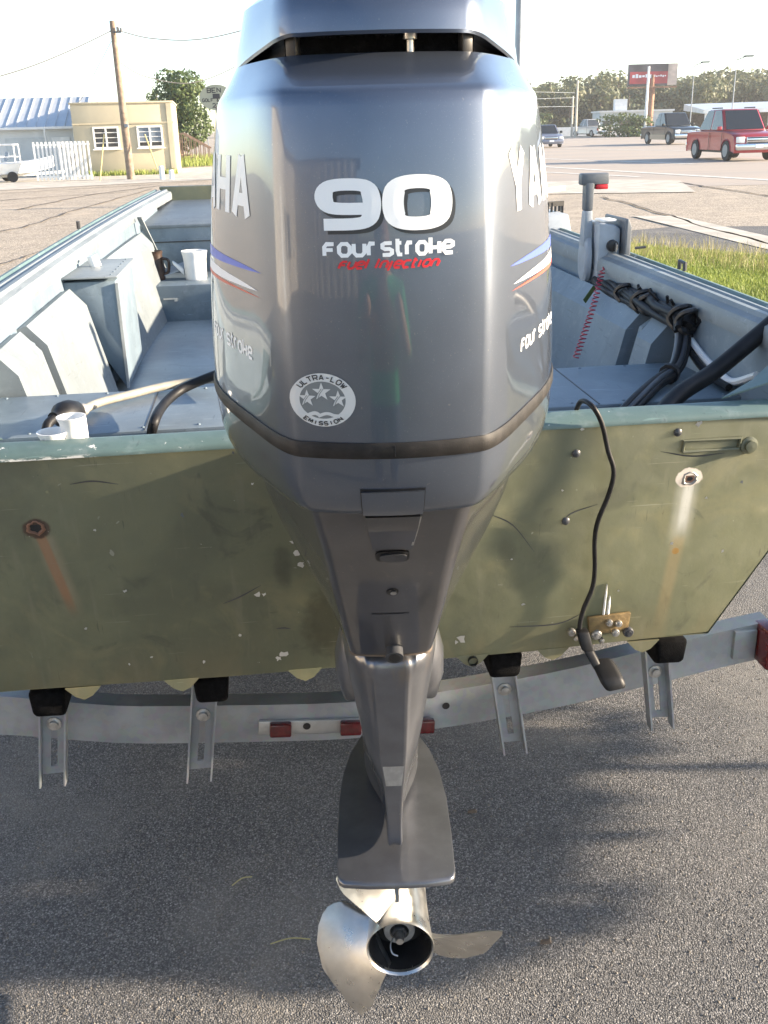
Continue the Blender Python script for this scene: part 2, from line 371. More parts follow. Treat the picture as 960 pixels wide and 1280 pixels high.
# ------------------------------------------------------------------ ground and roads
def structure(o): o['kind'] = 'structure'; return o
structure(MB().sheet([(-700, -300), (700, -300), (700, 1500), (-700, 1500)], -.012).build('terrain', 'lot'))
structure(MB().sheet([(-9, -30), (60, -30), (60, 12.5), (16, 15.5), (5, 17.5), (2.2, 16), (1, 8.5), (-5, 7.5), (-9, 6)], -.004).build('ground', 'asphalt'))
# road that crosses behind on the right
structure(MB().sheet([(-3, 29), (300, 10), (300, 60), (30, 78), (-3, 110)], -.007).build('road', 'road'))
structure(MB().sheet([(-3, 108), (30, 78), (300, 60), (300, 95), (-3, 135)], -.006).build('road', 'road'))

# ------------------------------------------------------------------ lettering: strokes drawn with a broad nib
def chaikin(p, closed=False, it=2):
    for _ in range(it):
        q = [] if closed else [p[0]]
        for i in range(len(p) - (0 if closed else 1)):
            a, b = p[i], p[(i + 1) % len(p)]
            c = (a[0] * .75 + b[0] * .25, a[1] * .75 + b[1] * .25); d = (a[0] * .25 + b[0] * .75, a[1] * .25 + b[1] * .75)
            if closed: q += [c, d]
            else: q += ([c] if i > 0 else []) + ([d] if i < len(p) - 2 else [])
        p = q if closed else q + [p[-1]]
    return p
TECH = {  # rounded square letters, box 0..1 wide 0..1 high, stroke lists (closed flag, points)
 'F': [(0, [(0, 0), (0, 1), (.9, 1)]), (0, [(0, .5), (.8, .5)])], 'o': [(1, [(0, 0), (1, 0), (1, 1), (0, 1)])],
 'u': [(0, [(0, 1), (0, 0), (1, 0), (1, 1)])], 'r': [(0, [(0, 0), (0, 1), (.8, 1)])],
 's': [(0, [(1, 1), (0, 1), (0, .5), (1, .5), (1, 0), (0, 0)])], 't': [(0, [(.25, 1.35), (.25, 0), (.9, 0)]), (0, [(0, 1), (.8, 1)])],
 'k': [(0, [(0, 0), (0, 1.35)]), (0, [(0, .5), (.95, .5), (.95, 1)]), (0, [(.7, .5), (.95, .5), (.95, 0)])],
 'e': [(0, [(0, .5), (1, .5), (1, 1), (0, 1), (0, 0), (1, 0)])], 'l': [(0, [(.3, 0), (.3, 1.35)])], 'i': [(0, [(.3, 0), (.3, 1)])], 'I': [(0, [(.3, 0), (.3, 1.35)])],
 'n': [(0, [(0, 0), (0, 1), (1, 1), (1, 0)])], 'j': [(0, [(.4, 1), (.4, -.3), (0, -.3)])], 'c': [(0, [(1, 1), (0, 1), (0, 0), (1, 0)])], 'f': [(0, [(0, 0), (0, 1.3), (.8, 1.3)]), (0, [(0, .7), (.7, .7)])], ' ': []}
SANS = {
 'Y': [(0, [(0, 1), (.5, .42)]), (0, [(1, 1), (.5, .42)]), (0, [(.5, .46), (.5, 0)])], 'A': [(0, [(0, 0), (.46, 1)]), (0, [(1, 0), (.54, 1)]), (0, [(.2, .28), (.8, .28)])],
 'M': [(0, [(0, 0), (0, 1)]), (0, [(0, 1), (.5, .2), (1, 1)]), (0, [(1, 1), (1, 0)])], 'H': [(0, [(0, 0), (0, 1)]), (0, [(1, 0), (1, 1)]), (0, [(0, .5), (1, .5)])],
 'U': [(0, [(0, 1), (0, .15), (.3, 0), (.7, 0), (1, .15), (1, 1)])], 'L': [(0, [(0, 1), (0, 0), (.9, 0)])], 'T': [(0, [(0, 1), (1, 1)]), (0, [(.5, 1), (.5, 0)])],
 'R': [(0, [(0, 0), (0, 1), (.75, 1), (1, .85), (1, .6), (.75, .45), (0, .45)]), (0, [(.5, .45), (1, 0)])], '-': [(0, [(.2, .5), (.8, .5)])],
 'O': [(1, [(.2, 0), (.8, 0), (1, .25), (1, .75), (.8, 1), (.2, 1), (0, .75), (0, .25)])], 'W': [(0, [(0, 1), (.25, 0), (.5, .8), (.75, 0), (1, 1)])],
 'E': [(0, [(1, 1), (0, 1), (0, 0), (1, 0)]), (0, [(0, .5), (.8, .5)])], 'I': [(0, [(.5, 0), (.5, 1)])],
 'S': [(0, [(1, .85), (.8, 1), (.2, 1), (0, .8), (.1, .55), (.9, .45), (1, .2), (.8, 0), (.2, 0), (0, .15)])], 'N': [(0, [(0, 0), (0, 1), (1, 0), (1, 1)])],
 'B': [(1, [(0, 0), (.8, 0), (1, .15), (1, .4), (.8, .52), (1, .65), (1, .88), (.8, 1), (0, 1)]), (0, [(0, .52), (.8, .52)])], 'G': [(0, [(1, .85), (.8, 1), (.2, 1), (0, .8), (0, .2), (.2, 0), (.8, 0), (1, .15), (1, .45), (.55, .45)])],
 'F': [(0, [(0, 0), (0, 1), (1, 1)]), (0, [(0, .52), (.8, .52)])], '&': [(0, [(1, 0), (.2, .75), (.35, 1), (.65, .85), (.1, .3), (.3, 0), (.7, .05), (1, .4)])],
 '2': [(0, [(0, .8), (.2, 1), (.8, 1), (1, .8), (.95, .55), (0, 0), (1, 0)])], ' ': []}
def stroke(mb, pts, closed, wx, wy, f, sub=6):
    """a strip along pts with nib wx by wy, mapped to space by f(u, v)"""
    P = []
    n = len(pts)
    for i in range(n if closed else n - 1):
        a, b = pts[i], pts[(i + 1) % n]; L = math.hypot(b[0] - a[0], b[1] - a[1]); k = max(1, int(L / (max(wx, wy) * 1.2)))
        P += [(a[0] + (b[0] - a[0]) * t / k, a[1] + (b[1] - a[1]) * t / k) for t in range(k)]
    if not closed: P.append(pts[-1])
    n = len(P); vs = []
    for i, p in enumerate(P):
        a = P[(i - 1) % n] if (closed or i > 0) else p; b = P[(i + 1) % n] if (closed or i < n - 1) else p
        dx, dy = b[0] - a[0], b[1] - a[1]; L = math.hypot(dx, dy) or 1; nx, ny = -dy / L, dx / L
        if (closed or 0 < i < n - 1):   # mitre
            ax, ay = p[0] - a[0], p[1] - a[1]; l2 = math.hypot(ax, ay) or 1; mt = 1 / max(.6, abs((-ay * nx + ax * ny) / l2))
        else: mt = 1
        vs += [f(p[0] + nx * wx / 2 * mt, p[1] + ny * wy / 2 * mt), f(p[0], p[1]), f(p[0] - nx * wx / 2 * mt, p[1] - ny * wy / 2 * mt)]
    fs = []
    for i in range(n if closed else n - 1):
        j = (i + 1) % n
        fs += [(3 * i, 3 * i + 1, 3 * j + 1, 3 * j), (3 * i + 1, 3 * i + 2, 3 * j + 2, 3 * j + 1)]
    mb.add(vs, fs)
def text(mb, s, font, f, u0, v0, w, h, gap, nib, slant=0., rnd=0, widths=None):
    """letters of width w, height h along u; f maps (u, v) to space"""
    u = u0
    for ch in s:
        wd = w * (widths or {}).get(ch, 1)
        for closed, pts in font.get(ch, []):
            p = chaikin(pts, closed, rnd) if rnd else pts
            stroke(mb, [(u + a * wd + slant * b * h, v0 + b * h) for a, b in p], closed, nib[0], nib[1], f)
        u += wd + gap
    return u

# ------------------------------------------------------------------ outboard motor
MP = Vector((.006, 1.15, 0)); MY = R(.8)
motor = thing('outboard_motor', 'large blue-grey outboard motor with silver 90 clamped on the boat transom', 'outboard motor', MP, MY)
MC = Vector((0, 1.15, 0))         # authored with x = 0 on the motor centreline and y, z as in the place
def mm(): return MB(MC)

def plan(yr, wr, ws, ym, yf, wf, z, rc=.072, crown=.021, nose=.05):
    """closed plan outline at height z: flat-ish stern face, rounded corners, widest at ym, rounded front"""
    h = []
    for i in range(7):
        x = wr * i / 7 * .80; h.append((x, yr + crown * (x / wr) ** 2))
    ctl = [(wr, yr + crown, rc), (ws, ym, .17), (ws * .95, yf - .16, .08), (wf, yf - .01, nose)]
    prev = h[-1]
    pts = [(h[-1][0], h[-1][1])] + [(c[0], c[1]) for c in ctl] + [(0, yf)]
    for i in range(1, 5):
        p0, p1, p2 = Vector(pts[i - 1]), Vector(pts[i]), Vector(pts[i + 1]); rr = ctl[i - 1][2]
        a = p1 + (p0 - p1).normalized() * min(rr, (p0 - p1).length * .48); b = p1 + (p2 - p1).normalized() * min(rr, (p2 - p1).length * .48)
        for k in range(9):
            t = k / 8; q = a * (1 - t) ** 2 + p1 * 2 * t * (1 - t) + b * t * t; h.append((q.x, q.y))
    h.append((0, yf))
    full = h + [(-x, y) for x, y in h[-2:0:-1]]
    if callable(z): return [(x, y, z(x, y)) for x, y in full]
    return [(x, y, z) for x, y in full]

def bvh(mb): return BVHTree.FromPolygons([Vector(p) + mb.off for p in mb.v], mb.f)
YM, YF = 1.24, 1.60
cowl_s = [(1.4065, 0.9460, .106, 0.2261), (1.43, 0.9435, .1065, 0.2265), (1.47, 0.9410, .107, 0.2251), (1.52, 0.9395, .1075, 0.2220), (1.57, 0.9400, .1075, 0.2179), (1.62, 0.9420, .107, 0.2122),
          (1.66, 0.9450, .1065, 0.2065), (1.695, 0.9490, .106, 0.2013), (1.718, 0.9530, .1055, 0.1966), (1.7285, 0.9555, .105, 0.1938), (1.7325, 0.9590, .1045, 0.1915),
          (1.736, 0.9670, .104, 0.1884), (1.748, 0.9990, .101, 0.1796), (1.760, 1.0320, .0995, 0.1718), (1.766, 1.0420, .0985, 0.1677), (1.767, 1.0500, .097, 0.1635), (1.764, 1.0560, .096, 0.1604)]
c = mm(); c.loft([plan(yr, wr, ws, YM, YF - max(0, (z - 1.70)) * 1.2, .10, z) for z, yr, wr, ws in cowl_s], True, False, True)
cowl = c.build('cowl', 'cowl', motor, 28); CB = bvh(c)
# recessed air intake: side walls, dark throat, posts
c = mm(); c.loft([plan(1.085, .088, .148, YM, YF - .1, .09, 1.763, .02), plan(1.075, .088, .146, YM, YF - .1, .09, 1.79, .02)], True, False, False)
c.build('intake_wall', 'black', motor, 30)
c = mm(); c.box((0, 1.075, 1.776), (.185, .004, .024)); c.build('intake_throat', 'carpet', motor)
for sx in (-1, 1):
    c = mm(); c.box((sx * .084, 1.068, 1.776), (.012, .01, .022), sx * .5); c.build('intake_post', 'black', motor, bev=.002)
c = mm(); c.lathe([(.004, 0), (.004, .014), (.007, .015), (.007, .019)], (.030, 1.066, 1.764), n=10); c.build('intake_screw', 'bolt', motor, 40)
# top cap, its lower lip drops towards the sides
def lip(z0): return lambda x, y: z0 - .020 * min(1, max(0, (abs(x) - .085) / .07)) ** 1.3
cap_s = [(1.7835, 1.0430, .094, 0.1604), (1.782, 1.0350, .0955, 0.1656), (1.785, 1.0310, .096, 0.1677), (1.80, 1.0330, .096, 0.1646), (1.815, 1.0390, .095, 0.1594), (1.823, 1.0470, .093, 0.1521), (1.832, 1.0750, .09, 0.1387), (1.842, 1.1170, .08, 0.1190), (1.848, 1.1770, .06, 0.0828)]
c = mm(); c.loft([plan(yr, wr, ws, YM, YF - .10 - (z - 1.78), .08, lip(z) if z < 1.82 else z, .03) for z, yr, wr, ws in cap_s], True, True, True)
c.build('top_cap', 'cowl', motor, 28)
# rubber gasket
c = mm(); g = []
for z, e in ((1.4075, -.004), (1.4075, .0015), (1.404, .0028), (1.395, .0028), (1.391, .0015), (1.391, -.004)):
    g.append(plan(.946 - e, .106 + e, .2261 + e, YM, YF + e, .10, z))
c.loft(g, True, False, False); c.build('gasket', 'rubber', motor, 30)
c = mm(); c.box((.004, .9452, 1.3993), (.0010, .005, .0115)); c.build('gasket_joint', 'black', motor)
# lower cowling (apron)
ap = [(1.3915, .947, .106, .2252), (1.38, .949, .106, .2245), (1.366, .952, .1055, .2215), (1.352, .956, .105, .2155), (1.340, .961, .1035, .2065), (1.330, .967, .1005, .1945), (1.322, .975, .096, .1790), (1.3175, .987, .090, .161)]
def sag(z0, k): return lambda x, y: z0 - k * min(1, max(0, (y - .97) / .25))
c = mm(); c.loft([plan(yr, wr, ws, YM - .01, YF - .01 - (1.39 - z) * .6, .09, sag(z, .030 * (1.3915 - z) / .075)) for z, yr, wr, ws in ap], True, True, True)
c.build('lower_cowling', 'cowl', motor, 28); AB = bvh(c)
# upper casing, slopes forward as it goes down
uc = [(1.335, 0.9840, .086, 0.1672), (1.30, 1.0030, .0800, 0.1630), (1.26, 1.0360, .0755, 0.1598), (1.20, 1.0850, .071, 0.1485), (1.13, 1.1400, .067, 0.1295), (1.06, 1.1950, .062, 0.1055), (1.025, 1.2220, .059, 0.0930), (1.003, 1.2400, .057, 0.0852)]
c = mm(); c.loft([plan(yr, wr, ws, yr + .17, yr + .40, .06, (lambda zz, y0: (lambda x, y: zz + .0 * (y - y0)))(z, yr), .020, .006, .03) for z, yr, wr, ws in uc], True, True, True)
c.build('upper_casing', 'casing', motor, 30); UB = bvh(c)

def hit(tree, x, z, off=.001, side=None):
    if side is None: p, n, i, d = tree.ray_cast(Vector((x, -1, z)), Vector((0, 1, 0)))
    else: p, n, i, d = tree.ray_cast(Vector((side, x, z)), Vector((-side, 0, 0)))
    if p is None: return None
    v = Vector((0, -1, 0)) if side is None else Vector((side, 0, 0))
    if n.dot(v) < 0: n = -n
    return p + n * off
def rear(tree, off=.0009):
    def f(u, v):
        p = hit(tree, u, v, off); return p if p is not None else Vector((u, .95, v))
    return f
def flank(tree, side, off=.0006):
    def f(u, v):
        p = hit(tree, u, v, off, side); return p if p is not None else Vector((side * .2, u, v))
    return f
def slab(tree, poly, off, thick, nu=8, nv=8, taper=0.):
    """a plate that follows the surface: poly = 4 corners (x, z) bottom-left, bottom-right, top-right, top-left"""
    mb = mm(); (a, b, c_, d) = [Vector(p) for p in poly]; g = []
    for j in range(nv + 1):
        for i in range(nu + 1):
            s, t = i / nu, j / nv; q = (a * (1 - s) + b * s) * (1 - t) + (d * (1 - s) + c_ * s) * t
            g.append(hit(tree, q.x, q.y, off + taper * (1 - t)))
    N = len(g); lo = [p + Vector((0, thick, 0)) for p in g]; W = nu + 1; fs = []
    for j in range(nv):
        for i in range(nu):
            k = j * W + i; fs += [(k, k + 1, k + W + 1, k + W), (N + k, N + k + W, N + k + W + 1, N + k + 1)]
    rim = [i for i in range(W)] + [j * W + nu for j in range(1, nv + 1)] + [nv * W + i for i in range(nu - 1, -1, -1)] + [j * W for j in range(nv - 1, 0, -1)]
    for i in range(len(rim)): k, l = rim[i], rim[(i + 1) % len(rim)]; fs.append((k, N + k, N + l, l))
    return mb.add(g + lo, fs)
LX = .001
slab(AB, [(LX - .0325, 1.3225), (LX + .0325, 1.3225), (LX + .0335, 1.3555), (LX - .0335, 1.3555)], .0006, .004).build('latch_gap', 'black', motor, 40)
latch = slab(AB, [(LX - .031, 1.3235), (LX + .031, 1.3235), (LX + .032, 1.3535), (LX - .032, 1.3535)], .0045, .006).build('latch_cover', 'cowl', motor, 40)
slab(UB, [(LX - .022, 1.253), (LX + .022, 1.253), (LX + .029, 1.316), (LX - .029, 1.316)], .009, .03, taper=-.006).build('latch_housing', 'casing', motor, 40)
slab(UB, [(LX + .021, 1.262), (LX + .0235, 1.262), (LX + .0305, 1.315), (LX + .028, 1.315)], .008, .02, 2, 8, -.004).build('latch_edge', 'bolt', motor, 40)
def oval(tree, cx, cz, rx, rz, off, thick, n=28, p=3.2):
    mb = mm(); pts = []
    for k in range(n):
        a_ = 2 * math.pi * k / n; ca, sa = math.cos(a_), math.sin(a_)
        pts.append(hit(tree, cx + rx * math.copysign(abs(ca) ** (2 / p), ca), cz + rz * math.copysign(abs(sa) ** (2 / p), sa), off))
    return mb.loft([[q + Vector((0, thick, 0)) for q in pts], pts])
oval(UB, LX, 1.2415, .0195, .0105, .004, .01).build('pull_rim', 'black', motor, 40)
oval(UB, LX + .001, 1.242, .0155, .007, .0065, .01).build('pull_grip', 'plast', motor, 40)
oval(UB, LX + .0005, 1.163, .0075, .0065, .0012, .01, p=2).build('casing_screw', 'black', motor, 40)
oval(UB, LX + .0015, 1.1635, .004, .0035, .003, .008, p=2).build('screw_head', 'bolt', motor, 40)
slab(UB, [(LX - .026, 1.030), (LX + .022, 1.030), (LX + .022, 1.113), (LX - .026, 1.113)], .0012, .004).build('outlet_plate', 'casing', motor, 40)
c = mm(); h0 = Vector((.004, 1.222, 1.024)); dr = Vector((.0, -.95, -.42)).normalized()
pr = []
c.tube([h0, h0 + dr * .017], .0125, 14, True); c.build('water_outlet', 'plast', motor, 40)
c = mm(); c.tube([h0 + dr * .0172, h0 + dr * .0176], .0085, 14, True); c.build('outlet_bore', 'black', motor, 40)

# leg
def legsec(z, rows):
    """rows: (y, half width) from the stern ridge forward"""
    r = [(w, y, z) for y, w in rows]; return r + [(-x, y, zz) for x, y, zz in r[::-1]]
leg = [
 (1.006, [(1.243, .030), (1.246, .045), (1.262, .061), (1.30, .0715), (1.40, .078), (1.50, .068), (1.58, .03)]),
 (.957, [(1.250, .0245), (1.257, .0300), (1.272, .050), (1.32, .0680), (1.41, .0760), (1.52, .066), (1.60, .03)]),
 (.90, [(1.258, .0225), (1.265, .0270), (1.280, .043), (1.325, .0600), (1.41, .0680), (1.52, .062), (1.57, .028)]),
 (.84, [(1.268, .0208), (1.275, .0245), (1.290, .035), (1.33, .0500), (1.41, .0600), (1.50, .056), (1.57, .024)]),
 (.79, [(1.276, .0190), (1.282, .0215), (1.300, .029), (1.345, .0440), (1.42, .0540), (1.50, .053), (1.58, .022)]),
 (.745, [(1.280, .0145), (1.286, .0160), (1.310, .0225), (1.36, .0360), (1.43, .0500), (1.51, .052), (1.60, .020)]),
 (.70, [(1.281, .0108), (1.286, .0120), (1.325, .0135), (1.375, .0260), (1.44, .0460), (1.53, .052), (1.63, .018)]),
 (.65, [(1.284, .0105), (1.289, .0118), (1.345, .0128), (1.40, .0200), (1.46, .0450), (1.54, .054), (1.67, .018)]),
 (.612, [(1.284, .0110), (1.290, .0125), (1.350, .0140), (1.40, .0170), (1.455, .0400), (1.54, .058), (1.72, .018)])]
c = mm(); c.loft([legsec(z, r) for z, r in leg], True, True, True)
lo = c.build('leg', 'leg', motor, 80); LB = bvh(c)
sub = lo.modifiers.new('soft', 'SUBSURF'); sub.levels = sub.render_levels = 3
cr = lo.data.attributes.new('crease_edge', 'FLOAT', 'EDGE')
for e in lo.data.edges:
    i, j = e.vertices[0] % 14, e.vertices[1] % 14
    if i == j and i in (0, 1, 12, 13): cr.data[e.index].value = .55
    elif i == j and i in (3, 10): cr.data[e.index].value = .35
slab(LB, [(-.0120, .752), (.0120, .752), (.0165, .790), (-.0165, .790)], .0006, .004).build('anode', 'anode', motor, 40)
c = mm(); c.loft([[(x, y, 1.0045 + e) for x, y, z in plan(1.240 - b, .057 + b, .0755 + b, 1.40, 1.63, .05, 0, .02, .006, .03)] for e, b in ((-.004, -.004), (-.003, .0012), (.003, .0012), (.004, -.004))], True, False, False)
c.build('casing_seam', 'bark', motor, 40)
for sx in (-1, 1):   # lower mount covers
    c = mm(); c.lathe([(.004, -.090), (.040, -.070), (.056, -.02), (.056, .02), (.040, .060), (.004, .085)], (0, 0, 0), 'Z', 20)
    c.v = [(sx * .050 + x * .66, y + 1.40 - 1.15, z * .95 + .905 + .02 * (1 - abs(x) / .06)) for x, y, z in [(v[0], v[1] + 1.15, v[2]) for v in c.v]]
    o = c.build('mount_cover', 'leg', motor, 80)
# anti-ventilation plate
pl = [(0, 1.225), (.045, 1.2262), (.082, 1.231), (.0895, 1.237), (.0925, 1.248), (.0945, 1.33), (.0940, 1.43), (.088, 1.51), (.074, 1.58), (.052, 1.64), (.025, 1.70), (0, 1.72)]
loop = pl + [(-x, y) for x, y in pl[-2:0:-1]]
c = mm(); c.loft([[(x * k, 1.46 + (y - 1.46) * k, z) for x, y in loop] for k, z in ((.985, .5985), (1, .6005), (1, .607), (.99, .6095), (.97, .6098))], True, True, True)
c.build('anti_ventilation_plate', 'leg', motor, 50)
# gearcase and skeg
c = mm(); c.lathe([(.050, 1.418), (.053, 1.45), (.055, 1.55), (.053, 1.66), (.045, 1.75), (.03, 1.81), (.012, 1.84), (.001, 1.845)], (0, 0, .423), 'Y', 28)
c.loft([[(w, y, .60) for w, y in ((.012, 1.40), (.03, 1.54), (.012, 1.7), (-.012, 1.7), (-.03, 1.54), (-.012, 1.40))], [(w, y, .43) for w, y in ((.014, 1.44), (.04, 1.6), (.012, 1.82), (-.012, 1.82), (-.04, 1.6), (-.014, 1.44))]])
c.build('gearcase', 'leg', motor, 40)
c = mm(); c.loft([[(.008, 1.46, .40), (.012, 1.6, .40), (.004, 1.74, .40), (-.004, 1.74, .40), (-.012, 1.6, .40), (-.008, 1.46, .40)], [(.003, 1.47, .215), (.005, 1.53, .21), (.002, 1.60, .215), (-.002, 1.60, .215), (-.005, 1.53, .21), (-.003, 1.47, .215)]])
c.build('skeg', 'leg', motor, 40)
c = mm(); c.loft([[(.004, 1.25, .6), (.006, 1.33, .6), (-.006, 1.33, .6), (-.004, 1.25, .6)], [(.003, 1.235, .565), (.005, 1.33, .560), (-.005, 1.33, .560), (-.003, 1.235, .565)]]); c.build('trim_tab', 'leg', motor, 40)
# clamp bracket on the transom
for sx in (-1, 1):
    c = mm(); c.hexa([(sx * .070 - .012, 1.52, .90), (sx * .070 + .012, 1.52, .90), (sx * .070 + .012, 1.695, .93), (sx * .070 - .012, 1.695, .93), (sx * .070 - .012, 1.50, 1.20), (sx * .070 + .012, 1.50, 1.20), (sx * .070 + .012, 1.69, 1.23), (sx * .070 - .012, 1.69, 1.23)])
    c.build('clamp_bracket', 'leg', motor, bev=.004)
c = mm(); c.tube([(-.12, 1.50, 1.20), (.12, 1.50, 1.20)], .022, 12); c.tube([(0, 1.48, 1.30), (0, 1.52, .93)], .05, 14); c.box((0, 1.62, 1.06), (.19, .02, .27)); c.build('swivel_bracket', 'casing', motor, 40)

# propeller
PO = Vector((.004, 0, .423))
c = MB(MC - PO); c.lathe([(.0530, 1.285), (.0562, 1.281), (.0570, 1.287), (.0550, 1.30), (.0520, 1.34), (.0505, 1.40), (.0505, 1.418)], (0, 0, 0), 'Y', 40, False, False)
c.lathe([(.0530, 1.285), (.0510, 1.31), (.0480, 1.40)], (0, 0, 0), 'Y', 40, False, False)
prop = c.build('propeller', 'steel', motor, 40)
c = MB(MC - PO); c.lathe([(.0525, 1.290), (.0505, 1.312), (.0488, 1.345), (.026, 1.346)], (0, 0, 0), 'Y', 32, False, False); c.build('exhaust_bore', 'black', prop, 40)
c = MB(MC - PO); c.lathe([(.026, 1.346), (.0275, 1.33), (.026, 1.322), (.0165, 1.321), (.0165, 1.346)], (0, 0, 0), 'Y', 28, False, False); c.build('thrust_washer', 'anode', prop, 40)
c = MB(MC - PO); c.lathe([(.0145, 1.345), (.0145, 1.318), (.013, 1.316), (.009, 1.316), (.009, 1.335)], (0, 0, 0), 'Y', 6, False, True); c.build('hub_nut', 'plast', prop, 20)
c = MB(MC - PO); c.lathe([(.0072, 1.34), (.0072, 1.300), (.0062, 1.298), (.001, 1.298)], (0, 0, 0), 'Y', 14); c.build('shaft_end', 'bolt', prop, 40)
c = MB(MC - PO); c.tube(spline([(-.012, 1.312, -.004), (-.016, 1.300, -.010), (-.013, 1.292, -.018), (-.004, 1.290, -.022)], 5), .0013, 6); c.build('cotter_pin', 'bolt', prop, 40)
NR, NS = 14, 16
for th0 in (6, 126, 246):
    g = [[], []]
    for i in range(NR):
        t = i / (NR - 1); r = .044 + (.173 - .044) * t
        wd = R(58 + 16 * min(1, t / .35)) * (1 if t < .42 else max(.02, 1 - ((t - .42) / .58) ** 2.3) ** .62)
        te = R(3) - R(3) * max(0, t - .8) / .2
        for j in range(NS):
            s = 1 - 2 * j / (NS - 1); d = te - wd * j / (NS - 1); a_ = R(th0) + d
            yy = 1.303 - .070 * d - .004 * t
            cup = .004 * max(0, s - .7) / .3
            th = .0022 * (1 - .6 * t) * (1 - s * s) ** .5 + .0009
            for q, sg in ((0, -1), (1, 1)): g[q].append((r * math.cos(a_), yy - cup + sg * th, r * math.sin(a_)))
    c = MB(-PO + MC); N = NR * NS; fs = []
    for i in range(NR - 1):
        for j in range(NS - 1):
            k = i * NS + j; fs += [(k, k + 1, k + NS + 1, k + NS), (N + k, N + k + NS, N + k + NS + 1, N + k + 1)]
    rim = [i * NS for i in range(NR)] + [(NR - 1) * NS + j for j in range(1, NS)] + [i * NS + NS - 1 for i in range(NR - 2, -1, -1)]
    for i in range(len(rim) - 1): k, l = rim[i], rim[i + 1]; fs.append((k, l, N + l, N + k))
    c.add(g[0] + g[1], fs); c.build('blade', 'steel', prop, 50)

# decals: the big number with its dark drop shadow
NINE = [(0, .03), (.72, .03), (.93, .12), (1, .36), (1, .66), (.92, .92), (.70, .98), (.30, .98), (.08, .92), (0, .70), (.08, .46), (.30, .40), (.88, .40)]
ZERO = [(.30, 0), (.70, 0), (.93, .09), (1, .34), (1, .66), (.93, .91), (.70, 1), (.30, 1), (.07, .91), (0, .66), (0, .34), (.07, .09)]
def number(mb, f, du, dv):
    w, h = .0445, .0365; u0, v0 = -.0570, 1.6165
    stroke(mb, [(u0 + du + a * w, v0 + dv + b * h) for a, b in chaikin(NINE, False, 2)], False, .0165, .0105, f)
    stroke(mb, [(u0 + .0635 + du + a * w, v0 + .0005 + dv + b * h) for a, b in chaikin(ZERO, True, 2)], True, .0195, .0118, f)
c = mm(); number(c, rear(CB, .0006), .0032, -.0034); c.build('number_shadow', 'k_decal', motor)
c = mm(); number(c, rear(CB, .0012), 0, 0); c.build('number_decal', 's_decal', motor)
WT = {'r': .72, 't': .75, 'l': .4, 'i': .4, 'I': .45, 'j': .5, ' ': .55, 'f': .7}
c = mm(); text(c, 'Four', TECH, rear(CB, .001), -.0575, 1.5900, .0098, .0104, .0038, (.0037, .0034), 0, 1, {**WT, 'F': 1.0}); text(c, 'stroke', TECH, rear(CB, .001), -.0040, 1.5900, .0086, .0104, .0036, (.0037, .0034), 0, 1, WT)
c.build('lettering', 's_decal', motor)
c = mm(); text(c, 'Fuel Injection', TECH, rear(CB, .0013), -.0450, 1.5785, .0060, .0060, .0019, (.0022, .0019), .5, 1, WT); c.build('red_lettering', 'r_decal', motor)
for sd in (-1, 1):
    f = flank(CB, sd); f2 = flank(CB, sd, .0005)
    Y0, pit = (1.034 if sd < 0 else 1.006), .0790           # stern end of the word and the letter pitch
    mb = mm()
    for i, ch in enumerate('YAMAHA'):
        # reads towards the stern on the port side, towards the bow on the starboard side
        if sd < 0: us = Y0 + pit * (5 - i) + .064; g_ = lambda u, v, us=us: f(us - u, v)
        else: us = Y0 + pit * i; g_ = lambda u, v, us=us: f(us + u, v)
        for closed, pts in SANS[ch]:
            sl_ = .10 if sd > 0 else -.0
            stroke(mb, [(.008 + a * .050, 1.6185 + b * .0575) for a, b in pts], closed, .0195, .0125, g_)
    mb.build('brand_lettering', 'w_decal', motor)
    mb = mm(); n = 10
    def stripe(y0, z0, y1, za, zb, mb):
        vs = []; fs = []
        for i in range(n + 1):
            t = i / n; yy = y0 + (y1 - y0) * t; k = min(1, t * 1.6) ** .7
            vs += [f2(yy, z0 + (za - z0) * t + (zb - za) * -.5 * k), f2(yy, z0 + (za - z0) * t + (zb - za) * .5 * k)]
            if i: fs.append((2 * i - 2, 2 * i - 1, 2 * i + 1, 2 * i))
        mb.add(vs, fs)
    stripe(1.0, 1.5685, 1.36, 1.568, 1.580, mb); mb.build('blue_stripe', 'b_decal', motor)
    mb = mm(); stripe(1.012, 1.5495, 1.36, 1.553, 1.566, mb); mb.build('white_stripe', 'w_decal', motor)
    mb = mm(); stripe(1.004, 1.5435, 1.36, 1.543, 1.5475, mb); mb.build('red_stripe', 'o_decal', motor)
    mb = mm(); L = .192; s = 'Four stroke'
    if sd < 0: text(mb, s, TECH, lambda u, v: f(1.21 - u, v), 0, 1.474, .0120, .0115, .0048, (.0038, .003), 0, 1, WT)
    else: text(mb, s, TECH, lambda u, v: f(1.045 + u, v), 0, 1.474, .0120, .0115, .0048, (.0038, .003), 0, 1, WT)
    mb.build('side_lettering', 'w_decal', motor)
